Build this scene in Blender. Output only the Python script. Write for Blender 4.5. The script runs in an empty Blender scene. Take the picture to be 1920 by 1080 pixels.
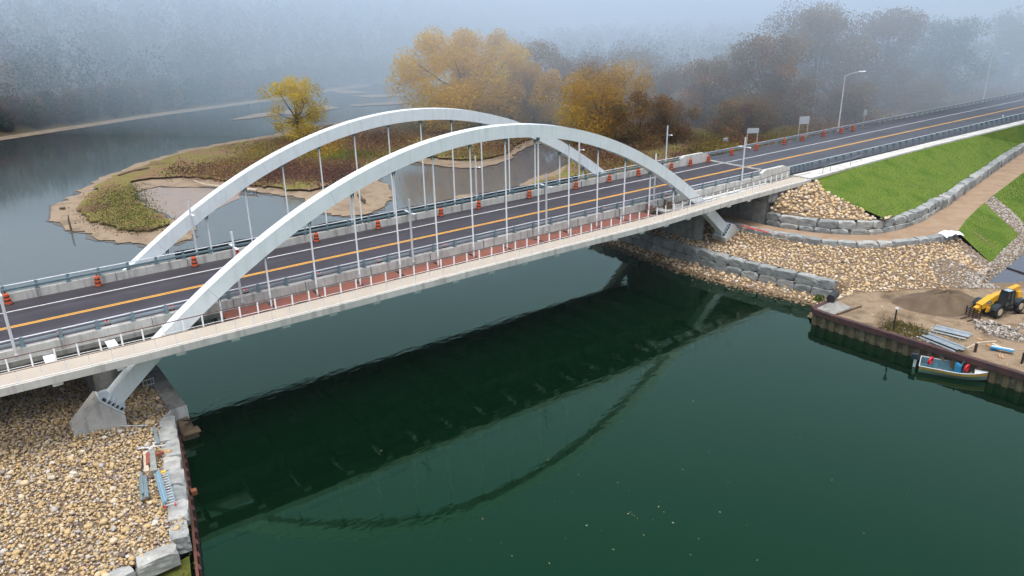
import bpy, bmesh, math, random
import numpy as np
from mathutils import Vector, Matrix
from mathutils.geometry import delaunay_2d_cdt
from mathutils.bvhtree import BVHTree

# ------------------------------------------------------------------ camera
S = bpy.context.scene
COL = S.collection
FPX, PITCH, ROLL, YAW = 1436.55, 0.3609, -0.0198, 0.9359      # focal length for a 1920 px wide frame
CAM = Vector((-14.069, -63.974, 30.238))
fw = Vector((math.cos(YAW)*math.cos(PITCH), math.sin(YAW)*math.cos(PITCH), -math.sin(PITCH)))
r0 = Vector((math.sin(YAW), -math.cos(YAW), 0.0)); u0 = r0.cross(fw)
rt = r0*math.cos(ROLL) + u0*math.sin(ROLL); up = -r0*math.sin(ROLL) + u0*math.cos(ROLL)
cd = bpy.data.cameras.new('camera'); cam = bpy.data.objects.new('camera', cd); COL.objects.link(cam)
cd.sensor_width = 36; cd.lens = 36*FPX/1920; cd.clip_start = .5; cd.clip_end = 6000
M = Matrix((rt, up, -fw)).transposed().to_4x4(); M.translation = CAM
cam.matrix_world = M
S.camera = cam
def at(px, py, z=0.0):
    """the surveyed point on the level z seen along a line of sight of the photograph"""
    d = fw + rt*((px-960)/FPX) - up*((py-540)/FPX)
    return CAM + d*((z-CAM.z)/d.z)

# ------------------------------------------------------------------ light
W = bpy.data.worlds.new('World'); S.world = W; W.use_nodes = True
nt = W.node_tree; nt.nodes.clear()
SUN_EL, SUN_AZ = math.radians(78), math.radians(215)
sky = nt.nodes.new('ShaderNodeTexSky'); sky.sky_type = 'NISHITA'; sky.sun_disc = False
sky.sun_elevation = SUN_EL; sky.sun_rotation = SUN_AZ; sky.dust_density = 6; sky.air_density = 1; sky.ozone_density = 2
hs = nt.nodes.new('ShaderNodeHueSaturation'); hs.inputs['Saturation'].default_value = .7
bg = nt.nodes.new('ShaderNodeBackground'); bg.inputs['Strength'].default_value = .13
wo = nt.nodes.new('ShaderNodeOutputWorld')
nt.links.new(sky.outputs[0], hs.inputs['Color']); nt.links.new(hs.outputs[0], bg.inputs[0]); nt.links.new(bg.outputs[0], wo.inputs[0])
sl = bpy.data.lights.new('sun', 'SUN'); sl.energy = 1.25; sl.angle = math.radians(50); sl.color = (1, .98, .95)
so = bpy.data.objects.new('sun', sl); COL.objects.link(so)
sd = Vector((math.sin(SUN_AZ)*math.cos(SUN_EL), math.cos(SUN_AZ)*math.cos(SUN_EL), math.sin(SUN_EL)))
so.rotation_euler = sd.to_track_quat('Z', 'Y').to_euler()
S.view_settings.view_transform = 'Standard'; S.view_settings.look = 'None'
S.view_settings.exposure = 0.75; S.view_settings.gamma = 1
S.cycles.use_denoising = True
S.cycles.volume_bounces = 4; S.cycles.max_bounces = 8; S.cycles.transparent_max_bounces = 8
S.cycles.volume_step_rate = 5

# ------------------------------------------------------------------ materials
MATS = {}
def mat(name, col=(.5,.5,.5), rough=.7, metal=0.0, var=0.0, scale=1.0, bump=0.0, bscale=None, col2=None, attr=None, ramp=None, spec=.5, tex='OBJ', detail=6, coat=0):
    if name in MATS: return MATS[name]
    m = bpy.data.materials.new(name); m.use_nodes = True; t = m.node_tree; N = t.nodes; L = t.links
    b = N['Principled BSDF']; b.inputs['Roughness'].default_value = rough; b.inputs['Metallic'].default_value = metal
    b.inputs['Specular IOR Level'].default_value = spec
    if coat: b.inputs['Coat Weight'].default_value = coat
    b.inputs['Base Color'].default_value = (*col, 1)
    src = None
    tc = N.new('ShaderNodeNewGeometry')
    pos = tc.outputs['Position']
    if ramp:
        r = N.new('ShaderNodeValToRGB'); e = r.color_ramp.elements
        while len(e) < len(ramp): e.new(.5)
        for k, (p, c) in enumerate(ramp): e[k].position = p; e[k].color = (*c, 1)
        if attr == 'objrand':
            a = N.new('ShaderNodeObjectInfo'); L.new(a.outputs['Random'], r.inputs[0])
        elif attr:
            a = N.new('ShaderNodeAttribute'); a.attribute_name = attr; L.new(a.outputs['Fac'], r.inputs[0])
        else:
            n = N.new('ShaderNodeTexNoise'); n.inputs['Scale'].default_value = scale; n.inputs['Detail'].default_value = detail
            n.inputs['Roughness'].default_value = .65
            L.new(pos, n.inputs['Vector']); L.new(n.outputs[0], r.inputs[0])
        src = r.outputs[0]
    if var:
        n = N.new('ShaderNodeTexNoise'); n.inputs['Scale'].default_value = scale; n.inputs['Detail'].default_value = detail
        n.inputs['Roughness'].default_value = .65
        L.new(pos, n.inputs['Vector'])
        mr = N.new('ShaderNodeMapRange'); mr.inputs[1].default_value = .3; mr.inputs[2].default_value = .7
        mr.inputs[3].default_value = 1-var; mr.inputs[4].default_value = 1+var*.6; L.new(n.outputs[0], mr.inputs[0])
        mx = N.new('ShaderNodeMix'); mx.data_type = 'RGBA'
        if col2:
            mr.inputs[3].default_value = 0; mr.inputs[4].default_value = 1
            mx.inputs['A'].default_value = (*col, 1); mx.inputs['B'].default_value = (*col2, 1); L.new(mr.outputs[0], mx.inputs['Factor'])
            src = mx.outputs['Result']
        else:
            mx.blend_type = 'MULTIPLY'; mx.inputs['Factor'].default_value = 1
            if src: L.new(src, mx.inputs['A'])
            else: mx.inputs['A'].default_value = (*col, 1)
            L.new(mr.outputs[0], mx.inputs['B']); src = mx.outputs['Result']
    if src: L.new(src, b.inputs['Base Color'])
    if bump:
        n = N.new('ShaderNodeTexNoise'); n.inputs['Scale'].default_value = bscale or scale*4; n.inputs['Detail'].default_value = 8
        n.inputs['Roughness'].default_value = .7
        L.new(pos, n.inputs['Vector'])
        bp = N.new('ShaderNodeBump'); bp.inputs['Strength'].default_value = 1; bp.inputs['Distance'].default_value = bump
        L.new(n.outputs[0], bp.inputs['Height']); L.new(bp.outputs[0], b.inputs['Normal'])
    MATS[name] = m
    return m
white = mat('white_paint', (.70,.77,.80), .35, var=.06, scale=.8)
steel = mat('galvanised_steel', (.30,.36,.40), .42, metal=.35, var=.2, scale=2)
teal = mat('weathered_steel', (.16,.24,.27), .45, metal=.3, var=.25, scale=1.5)
grey_post = mat('grey_lamp_steel', (.66,.69,.72), .4, metal=.2)
lightsteel = mat('bright_steel', (.62,.66,.70), .35, metal=.2)
conc = mat('concrete', (.48,.48,.45), .85, var=.25, scale=.7, bump=.01)
conc_d = mat('weathered_concrete', (.27,.27,.25), .9, var=.35, scale=1.2, bump=.01)
conc_l = mat('pale_concrete', (.52,.52,.49), .85, var=.15, scale=.5, bump=.006)
walkm = mat('walkway_concrete', (.40,.36,.30), .85, var=.1, scale=.5)
asphalt = mat('asphalt', (.032,.028,.036), .6, var=.3, scale=.25, bump=.004, bscale=30)
asph2 = mat('worn_asphalt', (.046,.048,.058), .5, var=.25, scale=.2, bump=.004, bscale=30)
yellow_l = mat('yellow_marking', (.72,.36,.04), .6, var=.15, scale=3)
white_l = mat('white_marking', (.62,.62,.60), .6, var=.15, scale=3)
black = mat('black_rubber', (.012,.012,.014), .6)
orange = mat('orange_plastic', (.60,.085,.015), .45)
brown_rail = mat('brown_handrail', (.10,.045,.035), .5)
rust = mat('rusty_steel', (.09,.035,.03), .85, var=.6, scale=1.5, col2=(.03,.02,.025), bump=.02)
rust_o = mat('orange_rust', (.13,.045,.02), .85, var=.5, scale=2.5, col2=(.09,.035,.025), bump=.01)
tarp = mat('red_brown_sheet', (.25,.08,.05), .75, var=.5, scale=.9, col2=(.15,.06,.045), bump=.05, bscale=1.2)
wood = mat('bare_timber', (.42,.27,.14), .8, var=.3, scale=3)
wood_p = mat('pale_timber', (.5,.42,.32), .8, var=.3, scale=3)
wood_d = mat('wet_timber', (.12,.085,.05), .85, var=.4, scale=2, bump=.02)
glass_d = mat('dark_glass', (.02,.03,.035), .08)
glass_b = mat('pale_glass', (.30,.38,.42), .08)
yel = mat('machine_yellow', (.62,.33,.02), .35, var=.12, scale=2)
red = mat('red_plastic', (.55,.015,.03), .4)
blue = mat('blue_plastic', (.03,.22,.40), .4)
hull = mat('aluminium_hull', (.27,.29,.29), .35, metal=.3, var=.1, scale=4)
hull_y = mat('ochre_hull_stripe', (.42,.25,.05), .5, var=.25, scale=4)
boat_in = mat('dark_teal_paint', (.03,.10,.13), .5, var=.2, scale=4)
sheet_w = mat('white_sheet', (.75,.80,.85), .7)
signm = mat('sign_back', (.40,.44,.47), .5)
netm = mat('black_netting', (.02,.025,.025), .9)
stone_ramp = [(0,(.11,.07,.06)),(.06,(.20,.15,.14)),(.13,(.34,.29,.23)),(.25,(.40,.28,.13)),(.5,(.47,.34,.17)),(.68,(.50,.38,.21)),(.82,(.58,.47,.31)),(.93,(.36,.35,.33)),(1,(.60,.56,.48))]
stone_ramp2 = [(0,(.16,.11,.10)),(.12,(.34,.27,.21)),(.3,(.48,.34,.18)),(.5,(.54,.39,.21)),(.7,(.58,.43,.25)),(.85,(.58,.49,.37)),(1,(.64,.57,.47))]
stone_r = mat('river_stone', rough=.75, attr='rnd', ramp=stone_ramp, var=.18, scale=5, bump=.01, bscale=12)
stone_q = mat('quarry_stone', rough=.8, attr='rnd', ramp=stone_ramp2, var=.18, scale=5, bump=.015, bscale=10)
stone_g = mat('grey_crushed_stone', rough=.85, attr='rnd', ramp=[(0,(.18,.16,.14)),(.4,(.32,.29,.25)),(.75,(.41,.38,.34)),(1,(.52,.49,.45))], var=.1, scale=5)
stone_w = mat('wet_stone', rough=.4, attr='rnd', ramp=[(0,(.05,.035,.02)),(.5,(.14,.09,.045)),(1,(.20,.15,.08))], var=.2, scale=5)
stone_1 = mat('cobble', rough=.75, attr='objrand', ramp=stone_ramp, var=.2, scale=5, bump=.01, bscale=12)
armour = mat('grey_armour_stone', rough=.85, attr='objrand', ramp=[(0,(.20,.22,.22)),(.5,(.28,.30,.295)),(1,(.36,.365,.345))], var=.38, scale=1.6, bump=.05, bscale=3.5)
gravel_bed = mat('stony_soil', (.17,.12,.07), .95, var=.4, scale=3, bump=.04, bscale=6)
pathm = mat('gravel_path', (.22,.145,.085), .9, var=.3, scale=.5, col2=(.31,.225,.15), bump=.02, bscale=9)
yardm = mat('dirt_yard', rough=.92, ramp=[(.32,(.08,.055,.03)),(.42,(.17,.12,.07)),(.50,(.25,.185,.12)),(.58,(.17,.125,.075)),(.68,(.09,.07,.03))], scale=.30, bump=.10, bscale=1.6, detail=12)
sandpile = mat('dark_sand', rough=.95, ramp=[(.25,(.075,.052,.032)),(.5,(.11,.078,.048)),(.75,(.145,.105,.065))], scale=.9, bump=.12, bscale=2.2)
def grass_mat(name, ramp, sc=.35):
    return mat(name, rough=.9, ramp=ramp, scale=sc, bump=.06, bscale=7, spec=.2, detail=12)
grassm = grass_mat('lawn', [(.27,(.05,.10,.01)),(.42,(.075,.135,.012)),(.53,(.11,.16,.02)),(.62,(.07,.13,.015)),(.72,(.16,.15,.05))], .28)
mossm = grass_mat('moss', [(.3,(.03,.05,.01)),(.5,(.09,.10,.015)),(.7,(.06,.045,.02))], 1.2)

def wear(m, amt):
    t = m.node_tree; N = t.nodes; L = t.links; b = N['Principled BSDF']; src = b.inputs['Base Color'].links[0].from_socket
    g = N.new('ShaderNodeNewGeometry'); mp = N.new('ShaderNodeMapping'); mp.inputs['Scale'].default_value = (.025,1.6,1); L.new(g.outputs['Position'], mp.inputs[0])
    n = N.new('ShaderNodeTexNoise'); n.inputs['Scale'].default_value = 1; n.inputs['Detail'].default_value = 4; L.new(mp.outputs[0], n.inputs['Vector'])
    r = N.new('ShaderNodeMapRange'); r.inputs[1].default_value = .3; r.inputs[2].default_value = .7; r.inputs[3].default_value = 1-amt; r.inputs[4].default_value = 1+amt; L.new(n.outputs[0], r.inputs[0])
    x = N.new('ShaderNodeMix'); x.data_type = 'RGBA'; x.blend_type = 'MULTIPLY'; x.inputs['Factor'].default_value = 1; L.new(src, x.inputs['A']); L.new(r.outputs[0], x.inputs['B']); L.new(x.outputs['Result'], b.inputs['Base Color'])
wear(asphalt, .35); wear(asph2, .3); 
def drips(m, amt):
    t = m.node_tree; N = t.nodes; L = t.links; b = N['Principled BSDF']; src = b.inputs['Base Color'].links[0].from_socket
    g = N.new('ShaderNodeNewGeometry'); mp = N.new('ShaderNodeMapping'); mp.inputs['Scale'].default_value = (2.2,1.2,.22); L.new(g.outputs['Position'], mp.inputs[0])
    n = N.new('ShaderNodeTexNoise'); n.inputs['Scale'].default_value = 1; n.inputs['Detail'].default_value = 5; L.new(mp.outputs[0], n.inputs['Vector'])
    r = N.new('ShaderNodeMapRange'); r.inputs[1].default_value = .5; r.inputs[2].default_value = .72; r.inputs[3].default_value = 1; r.inputs[4].default_value = 1-amt; L.new(n.outputs[0], r.inputs[0])
    x = N.new('ShaderNodeMix'); x.data_type = 'RGBA'; x.blend_type = 'MULTIPLY'; x.inputs['Factor'].default_value = 1; L.new(src, x.inputs['A']); L.new(r.outputs[0], x.inputs['B']); L.new(x.outputs['Result'], b.inputs['Base Color'])
drips(conc, .45); drips(conc_l, .35); drips(conc_d, .4); drips(white, .12)
# water
def water_mat():
    m = bpy.data.materials.new('river_water'); m.use_nodes = True; t = m.node_tree; N = t.nodes; L = t.links
    b = N['Principled BSDF']; b.inputs['Base Color'].default_value = (.0004,.0065,.002,1); b.inputs['Roughness'].default_value = .03; b.inputs['Specular Tint'].default_value = (.08,.95,.34,1)
    b.inputs['IOR'].default_value = 1.68
    g = N.new('ShaderNodeNewGeometry'); mp = N.new('ShaderNodeMapping'); mp.inputs['Scale'].default_value = (.55,1.3,1); mp.inputs['Rotation'].default_value = (0,0,math.radians(-36))
    L.new(g.outputs['Position'], mp.inputs[0])
    n1 = N.new('ShaderNodeTexNoise'); n1.inputs['Scale'].default_value = 1.3; n1.inputs['Detail'].default_value = 3
    n2 = N.new('ShaderNodeTexNoise'); n2.inputs['Scale'].default_value = .06; n2.inputs['Detail'].default_value = 2
    L.new(mp.outputs[0], n1.inputs['Vector']); L.new(g.outputs['Position'], n2.inputs['Vector'])
    mm = N.new('ShaderNodeMapRange'); mm.inputs[1].default_value = .35; mm.inputs[2].default_value = .65; mm.inputs[3].default_value = .25; mm.inputs[4].default_value = 1.25
    L.new(n2.outputs[0], mm.inputs[0])
    mu = N.new('ShaderNodeMath'); mu.operation = 'MULTIPLY'; L.new(n1.outputs[0], mu.inputs[0]); L.new(mm.outputs[0], mu.inputs[1])
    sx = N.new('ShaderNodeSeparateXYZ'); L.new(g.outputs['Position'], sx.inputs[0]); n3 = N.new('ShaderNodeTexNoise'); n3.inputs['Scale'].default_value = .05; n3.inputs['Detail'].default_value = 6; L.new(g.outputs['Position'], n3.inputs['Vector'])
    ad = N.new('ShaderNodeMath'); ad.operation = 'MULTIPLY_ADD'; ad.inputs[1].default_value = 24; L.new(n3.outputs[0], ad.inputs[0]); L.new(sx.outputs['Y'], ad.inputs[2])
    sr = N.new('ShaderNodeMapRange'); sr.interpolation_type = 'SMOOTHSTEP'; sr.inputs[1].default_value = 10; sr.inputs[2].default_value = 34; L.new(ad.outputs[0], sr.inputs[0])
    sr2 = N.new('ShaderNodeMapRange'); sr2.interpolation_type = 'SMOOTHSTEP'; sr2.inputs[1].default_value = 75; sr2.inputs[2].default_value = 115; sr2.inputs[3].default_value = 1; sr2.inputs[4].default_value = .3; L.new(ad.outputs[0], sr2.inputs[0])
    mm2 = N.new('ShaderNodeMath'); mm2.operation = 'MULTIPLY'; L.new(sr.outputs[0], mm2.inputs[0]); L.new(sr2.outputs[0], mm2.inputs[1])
    cx = N.new('ShaderNodeMix'); cx.data_type = 'RGBA'; cx.inputs['A'].default_value = (.0004,.0065,.002,1); cx.inputs['B'].default_value = (.088,.086,.096,1); L.new(mm2.outputs[0], cx.inputs['Factor']); L.new(cx.outputs['Result'], b.inputs['Base Color'])  # paler upstream: silty shallows, with sky sheen and haze painted into the colour
    bp = N.new('ShaderNodeBump'); bp.inputs['Strength'].default_value = 1; bp.inputs['Distance'].default_value = .011
    L.new(mu.outputs[0], bp.inputs['Height']); L.new(bp.outputs[0], b.inputs['Normal'])
    return m
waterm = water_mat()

# ------------------------------------------------------------------ mesh helpers
class MB:
    def __init__(s): s.v = []; s.f = []; s.m = []; s.cur = 0
    def add(s, vs, fs, mi=None):
        o = len(s.v); s.v += [tuple(v) for v in vs]; s.f += [tuple(i+o for i in f) for f in fs]
        s.m += [s.cur if mi is None else mi]*len(fs); return s
    def box(s, c, d, rz=0, mi=None, R=None):
        R = R or Matrix.Rotation(rz, 3, 'Z'); c = Vector(c)
        vs = [c + R @ Vector((x*d[0]/2, y*d[1]/2, z*d[2]/2)) for x in (-1,1) for y in (-1,1) for z in (-1,1)]
        return s.add(vs, [(0,1,3,2),(4,6,7,5),(0,4,5,1),(2,3,7,6),(0,2,6,4),(1,5,7,3)], mi)
    def tube(s, a, b, r, r2=None, n=8, mi=None):
        a, b = Vector(a), Vector(b); r2 = r if r2 is None else r2
        d = (b-a).normalized(); q = d.to_track_quat('Z', 'Y').to_matrix()
        vs = []
        for p, rr in ((a, r), (b, r2)):
            for k in range(n): vs.append(p + q @ Vector((rr*math.cos(2*math.pi*k/n), rr*math.sin(2*math.pi*k/n), 0)))
        fs = [(k, (k+1)%n, n+(k+1)%n, n+k) for k in range(n)] + [tuple(range(n-1,-1,-1)), tuple(range(n, 2*n))]
        return s.add(vs, fs, mi)
    def path(s, pts, r, n=6, mi=None):
        for a, b in zip(pts, pts[1:]): s.tube(a, b, r, n=n, mi=mi)
        return s
    def prof(s, pts, sec, mi=None, close=True):
        """sweep a section given per point as lists of 3D points"""
        n = len(sec[0]); vs = [p for ring in sec for p in ring]
        fs = []
        for i in range(len(sec)-1):
            for k in range(n): fs.append((i*n+k, i*n+(k+1)%n, (i+1)*n+(k+1)%n, (i+1)*n+k))
        if close: fs += [tuple(range(n-1,-1,-1)), tuple((len(sec)-1)*n+k for k in range(n))]
        return s.add(vs, fs, mi)
    def lathe(s, prof, c=(0,0,0), n=16, mi=None, cap=True):
        c = Vector(c); vs = []; fs = []
        for (r, z) in prof:
            for k in range(n): vs.append(c + Vector((r*math.cos(2*math.pi*k/n), r*math.sin(2*math.pi*k/n), z)))
        for i in range(len(prof)-1):
            for k in range(n): fs.append((i*n+k, i*n+(k+1)%n, (i+1)*n+(k+1)%n, (i+1)*n+k))
        if cap: fs += [tuple(range(n-1,-1,-1)), tuple((len(prof)-1)*n+k for k in range(n))]
        return s.add(vs, fs, mi)
    def hull(s, pts, mi=None):
        bm = bmesh.new()
        for p in pts: bm.verts.new(p)
        r = bmesh.ops.convex_hull(bm, input=bm.verts)
        bmesh.ops.delete(bm, geom=[g for g in r['geom_interior'] if isinstance(g, bmesh.types.BMVert)], context='VERTS')
        bm.verts.index_update()
        s.add([v.co.copy() for v in bm.verts], [[v.index for v in f.verts] for f in bm.faces], mi); bm.free(); return s
    def build(s, name, mats, parent=None, smooth=False, loc=None):
        me = bpy.data.meshes.new(name); me.from_pydata(s.v, [], s.f)
        if not isinstance(mats, (list, tuple)): mats = [mats]
        for m in mats: me.materials.append(m)
        if len(mats) > 1: me.polygons.foreach_set('material_index', s.m)
        if smooth: me.polygons.foreach_set('use_smooth', [True]*len(me.polygons))
        me.update(); o = bpy.data.objects.new(name, me); COL.objects.link(o)
        if parent is not None:
            o.parent = parent
            if loc is not None: o.location = loc
        elif loc is not None: o.location = loc
        return o
def bevel(o, w, seg=2):
    md = o.modifiers.new('bevel', 'BEVEL'); md.width = w; md.segments = seg; md.limit_method = 'ANGLE'; return o
def tag(o, label=None, cat=None, group=None, kind=None):
    if label: o['label'] = label
    if cat: o['category'] = cat
    if group: o['group'] = group
    if kind: o['kind'] = kind
    return o
def empty(name, loc=(0,0,0), rz=0, label=None, cat=None, group=None):
    o = bpy.data.objects.new(name, None); COL.objects.link(o); o.location = loc; o.rotation_euler = (0,0,rz)
    o.empty_display_size = .3
    return tag(o, label, cat, group)
def copy_tree(o, parent=None):
    c = o.copy(); COL.objects.link(c)
    if parent is not None: c.parent = parent
    for ch in list(KIDS.get(o.name, [])): KIDS.setdefault(c.name, []).append(copy_tree(ch, c))
    return c
KIDS = {}
def kid(p, o): KIDS.setdefault(p.name, []).append(o); return o
ORD = 'first second third fourth fifth sixth seventh eighth ninth tenth eleventh twelfth thirteenth fourteenth fifteenth sixteenth seventeenth eighteenth nineteenth twentieth'.split()
def ordn(i):
    if i < 20: return ORD[i]
    tens = {2:'twenty',3:'thirty',4:'forty',5:'fifty',6:'sixty',7:'seventy',8:'eighty'}
    n = i+1
    return {20:'twentieth',30:'thirtieth',40:'fortieth',50:'fiftieth',60:'sixtieth'}[n] if n % 10 == 0 else tens[n//10] + '-' + ORD[n%10-1]
rng = np.random.default_rng(7); random.seed(5)

# ------------------------------------------------------------------ the ground: triangulated sheets that share their borders
TERR = []
def zone(name, border, mats, inner=(), label=None, n_sub=0):
    pts = [Vector(p) for p in border] + [Vector(p) for p in inner]
    nb = len(border)
    v, e, f, ov, oe, of = delaunay_2d_cdt([p.xy for p in pts], [], [list(range(nb))], 1, 1e-5)
    co = []
    for i, p in enumerate(v):
        z = pts[ov[i][0]].z if ov[i] else min(pts, key=lambda q: (q.xy-p).length).z
        co.append((p.x, p.y, z))
    mb = MB(); mb.add(co, [list(t) for t in f])
    o = mb.build(name, mats); tag(o, kind='structure')
    TERR.append((name, co, [list(t) for t in f]))
    return o
def bvh_of(*names):
    vs, fs = [], []
    for n, v, f in TERR:
        if n in names: o = len(vs); vs += v; fs += [[i+o for i in t] for t in f]
    return BVHTree.FromPolygons(vs, fs)
def hgt(b, x, y):
    h = b.ray_cast(Vector((x, y, 60)), Vector((0,0,-1)))
    return h[0].z if h[0] else None

def P(px, py, z): return at(px, py, z)
def V(x, y, z): return Vector((x, y, z))
def off(p, dx, dy, dz=0): return Vector((p.x+dx, p.y+dy, p.z+dz))

# right bank, from the river up
SH = [V(50.5,26,-.6), V(50.2,22,-.6), V(50.3,6,-.6)] + [off(P(a,b,0), -.9, .4, -.6) for a, b in ((1210,497),(1260,517),(1350,540),(1450,565),(1525,580))]
BW = [V(54.6,26,.6), V(54.6,22,.6), V(54.5,6,.6), V(54.2,0,.6), V(54.2,-7.3,.6), V(54.8,-14.1,.6), V(55.7,-20.2,.6), V(56.4,-24.4,.7)]
CW = [off(p, .7, .25, 1.75) for p in BW]; CW[-1].z = 2.2
Dp = [V(60.5,26,3.8), V(60.5,22,3.8), V(60.6,5,3.8)] + [P(a,b,3.8) for a, b in ((1383,426),(1415,435),(1450,441),(1490,446),(1540,456),(1600,461),(1650,461),(1700,457),(1750,450),(1790,441))]
Eb = [V(65,26,3.8), V(65,22,3.8), V(65,5,3.8)] + [P(a,b,3.8) for a, b in ((1432,421),(1470,428),(1520,435),(1580,440),(1640,440),(1690,430),(1730,415),(1765,393),(1800,368),(1850,332),(1885,307),(1919,284))] + [V(150,-8.5,3.8), V(175,-6.5,3.9), V(200,-7,4.5)]
# wall top behind the upper blocks
Fw = []
for i, p in enumerate(Eb):
    a = Eb[max(i-1,0)]; b = Eb[min(i+1,len(Eb)-1)]; t = (b-a).xy.normalized(); n = Vector((-t.y, t.x))
    if n.y < 0 and i > 4: n = -n
    if i <= 4: n = Vector((1,0))
    hh = 1.5 if i < 9 else 1.25
    Fw.append(V(p.x+n.x*.95, p.y+n.y*.95, p.z+hh))
Gw = [V(73.2,-10.1,8.1), V(84,-9.5,8.1), V(95.5,-9.2,8.1), V(108,-9.0,8.1), V(121,-9.0,8.1), V(138,-9.0,8.1), V(160,-9.0,8.1), V(200,-9.0,8.1)]
for i in range(len(Fw)):                                        # the toe never climbs past the walkway edge
    if Fw[i].x > 75 and Fw[i].y > -9.6: Fw[i].y = -9.7; Eb[i].y = min(Eb[i].y, -10.5)
LOWR = [P(1812,411,3.8), P(1835,389,3.8), P(1868,362,3.8), P(1919,323,3.8)]; LOWR += [V(150,-13.5,3.8), V(175,-13,3.9), V(200,-13,4.5)]
YC = [V(57.0,-26.3,1.55), V(61.4,-28.8,1.55), V(64.0,-30.3,1.5), P(1838,541,1.5)]       # where rubble meets the yard
RC = P(1858,493,1.4)                                            # bottom corner of the lower lawn
YW = [V(50.3,-26.2,1.5), V(50.4,-32,1.5), V(50.8,-40,1.5), V(51,-44,1.5), V(51,-90,1.5)]  # quay edge
zone('riverside_slope', SH + [V(50.6,-25.6,.3)] + BW[::-1] , gravel_bed)
zone('riprap_slope', CW + [V(57.6,-25.6,1.6)] + YC + [RC] + Dp[::-1], gravel_bed, inner=[V(57.5,-9,2.35), V(57.3,-4,2.35), V(57.6,2,2.35), V(59,-13,2.8), V(60.8,-17,2.9)])
zone('path', Dp + [P(1795,434,3.8)] + LOWR + Eb[::-1], pathm)
ROCKTOP = [V(66.3,-9.9,6.9), V(72.8,-10.0,7.9), V(74.3,-10.2,7.8)]
diag = [P(1540,356,7.3), P(1600,384,6.4), P(1662,411,5.6)]
iF = 9
zone('rubble_bank', Fw[3:iF] + diag[::-1] + ROCKTOP[::-1], gravel_bed)
zone('lawn', Fw[iF-1:] + Gw[::-1] + [ROCKTOP[-1]] + diag, grassm)
g1 = [P(1795,434,3.8), RC, P(1895,455,1.4), P(1912,441,1.5), P(1880,412,2.6), P(1845,383,3.8)]
zone('lower_lawn', [P(1795,434,3.8), P(1812,411,3.8), P(1835,389,3.8)] + [P(1846,380,3.8), P(1880,412,2.6), P(1912,441,1.5), P(1895,455,1.4), RC], grassm)
strip_r = [P(1862,368,3.8), P(1895,393,2.6), P(1925,425,1.5)]
zone('stone_drain', [P(1846,380,3.8)] + [strip_r[0]] + strip_r[1:] + [P(1960,440,.9), P(1919,475,.55), P(1888,503,.55), P(1852,529,.55), P(1838,541,1.5), RC, P(1895,455,1.4), P(1912,441,1.5), P(1880,412,2.6)], gravel_bed)
zone('far_lawn', strip_r + [V(105,-28,1.5), V(140,-28,1.5), V(200,-26,2.5)] + LOWR[::-1][:-2] , grassm)
zone('drain_bed', [P(1960,440,.9), V(105,-28,1.5), V(105,-45,1.5), P(1919,541,1.5), P(1876,541,1.5), P(1838,541,1.5), P(1852,529,.55), P(1888,503,.55), P(1919,475,.55)], gravel_bed, inner=[P(1900,525,.2)])
zone('yard', YW + [V(105,-90,1.5), V(105,-45,1.5), P(1919,541,1.5), P(1876,541,1.5), P(1838,541,1.5)] + [V(64.0,-30.3,1.5), V(61.4,-28.8,1.55), V(57.0,-26.3,1.55), V(54.0,-26.2,1.5)], yardm)
zone('quay_corner', [V(56.4,-24.4,.75), CW[-1], V(57.6,-25.6,1.6), V(57.0,-26.3,1.55), V(54.0,-26.2,1.5), V(50.6,-25.6,.3)], gravel_bed)
zone('east_field', [V(105,-28,1.5), V(105,-90,1.5), V(420,-90,1.5), V(420,-26,2.5), V(200,-26,2.5), V(140,-28,1.5)], grassm)
zone('east_slope', [V(200,-9,8.1), V(200,-13,4.5), V(200,-26,2.5), V(420,-26,2.5), V(420,-9,8.1)], grassm)
# far side of the approach embankment
zone('far_embankment', [V(66,8.2,8.05), V(66,14.5,1.3), V(66,22,.9), V(420,22,.9), V(420,14.5,1.3), V(420,8.2,8.05)], mat('dry_brush_soil', rough=.95, ramp=[(.3,(.10,.06,.035)),(.5,(.16,.10,.055)),(.7,(.14,.12,.05))], scale=.3, bump=.05))
# left bank
LB = [V(-4.9,12,1.9), V(-4.9,-8.3,2.0), V(-5.6,-11,2.0), V(-6.9,-18.2,2.0), V(-7.9,-24,2.0), V(-10.4,-24.6,1.95), V(-13.4,-25.0,1.9), V(-18,-26.5,1.9), V(-30,-31,2.0)]
zone('left_bank', LB + [V(-60,-31,3), V(-60,12,3)], gravel_bed, inner=[V(-7.6,-9,2.0), V(-11,-9,2.6), V(-11,-4,2.6), V(-16,-9,3.1), V(-12,-16,2.3), V(-14,-21,2.05), V(-25,-15,3.1), V(-20,0,3.2)])
zone('mossy_berm', [V(-5.3,-9.5,.9), V(-5.75,-13,.9), V(-7.2,-20.6,.85), V(-8.35,-25.8,.8), V(-9.6,-32,.8), V(-12,-50,.8), V(-40,-50,.8), V(-40,-33.4,.9), V(-30,-31.2,.9), V(-18,-26.7,.9), V(-13.4,-25.2,.9), V(-10.4,-24.8,.9), V(-7.9,-24.2,.9), V(-6.9,-18.3,.9), V(-5.6,-11,.9)], mossm)

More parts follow.
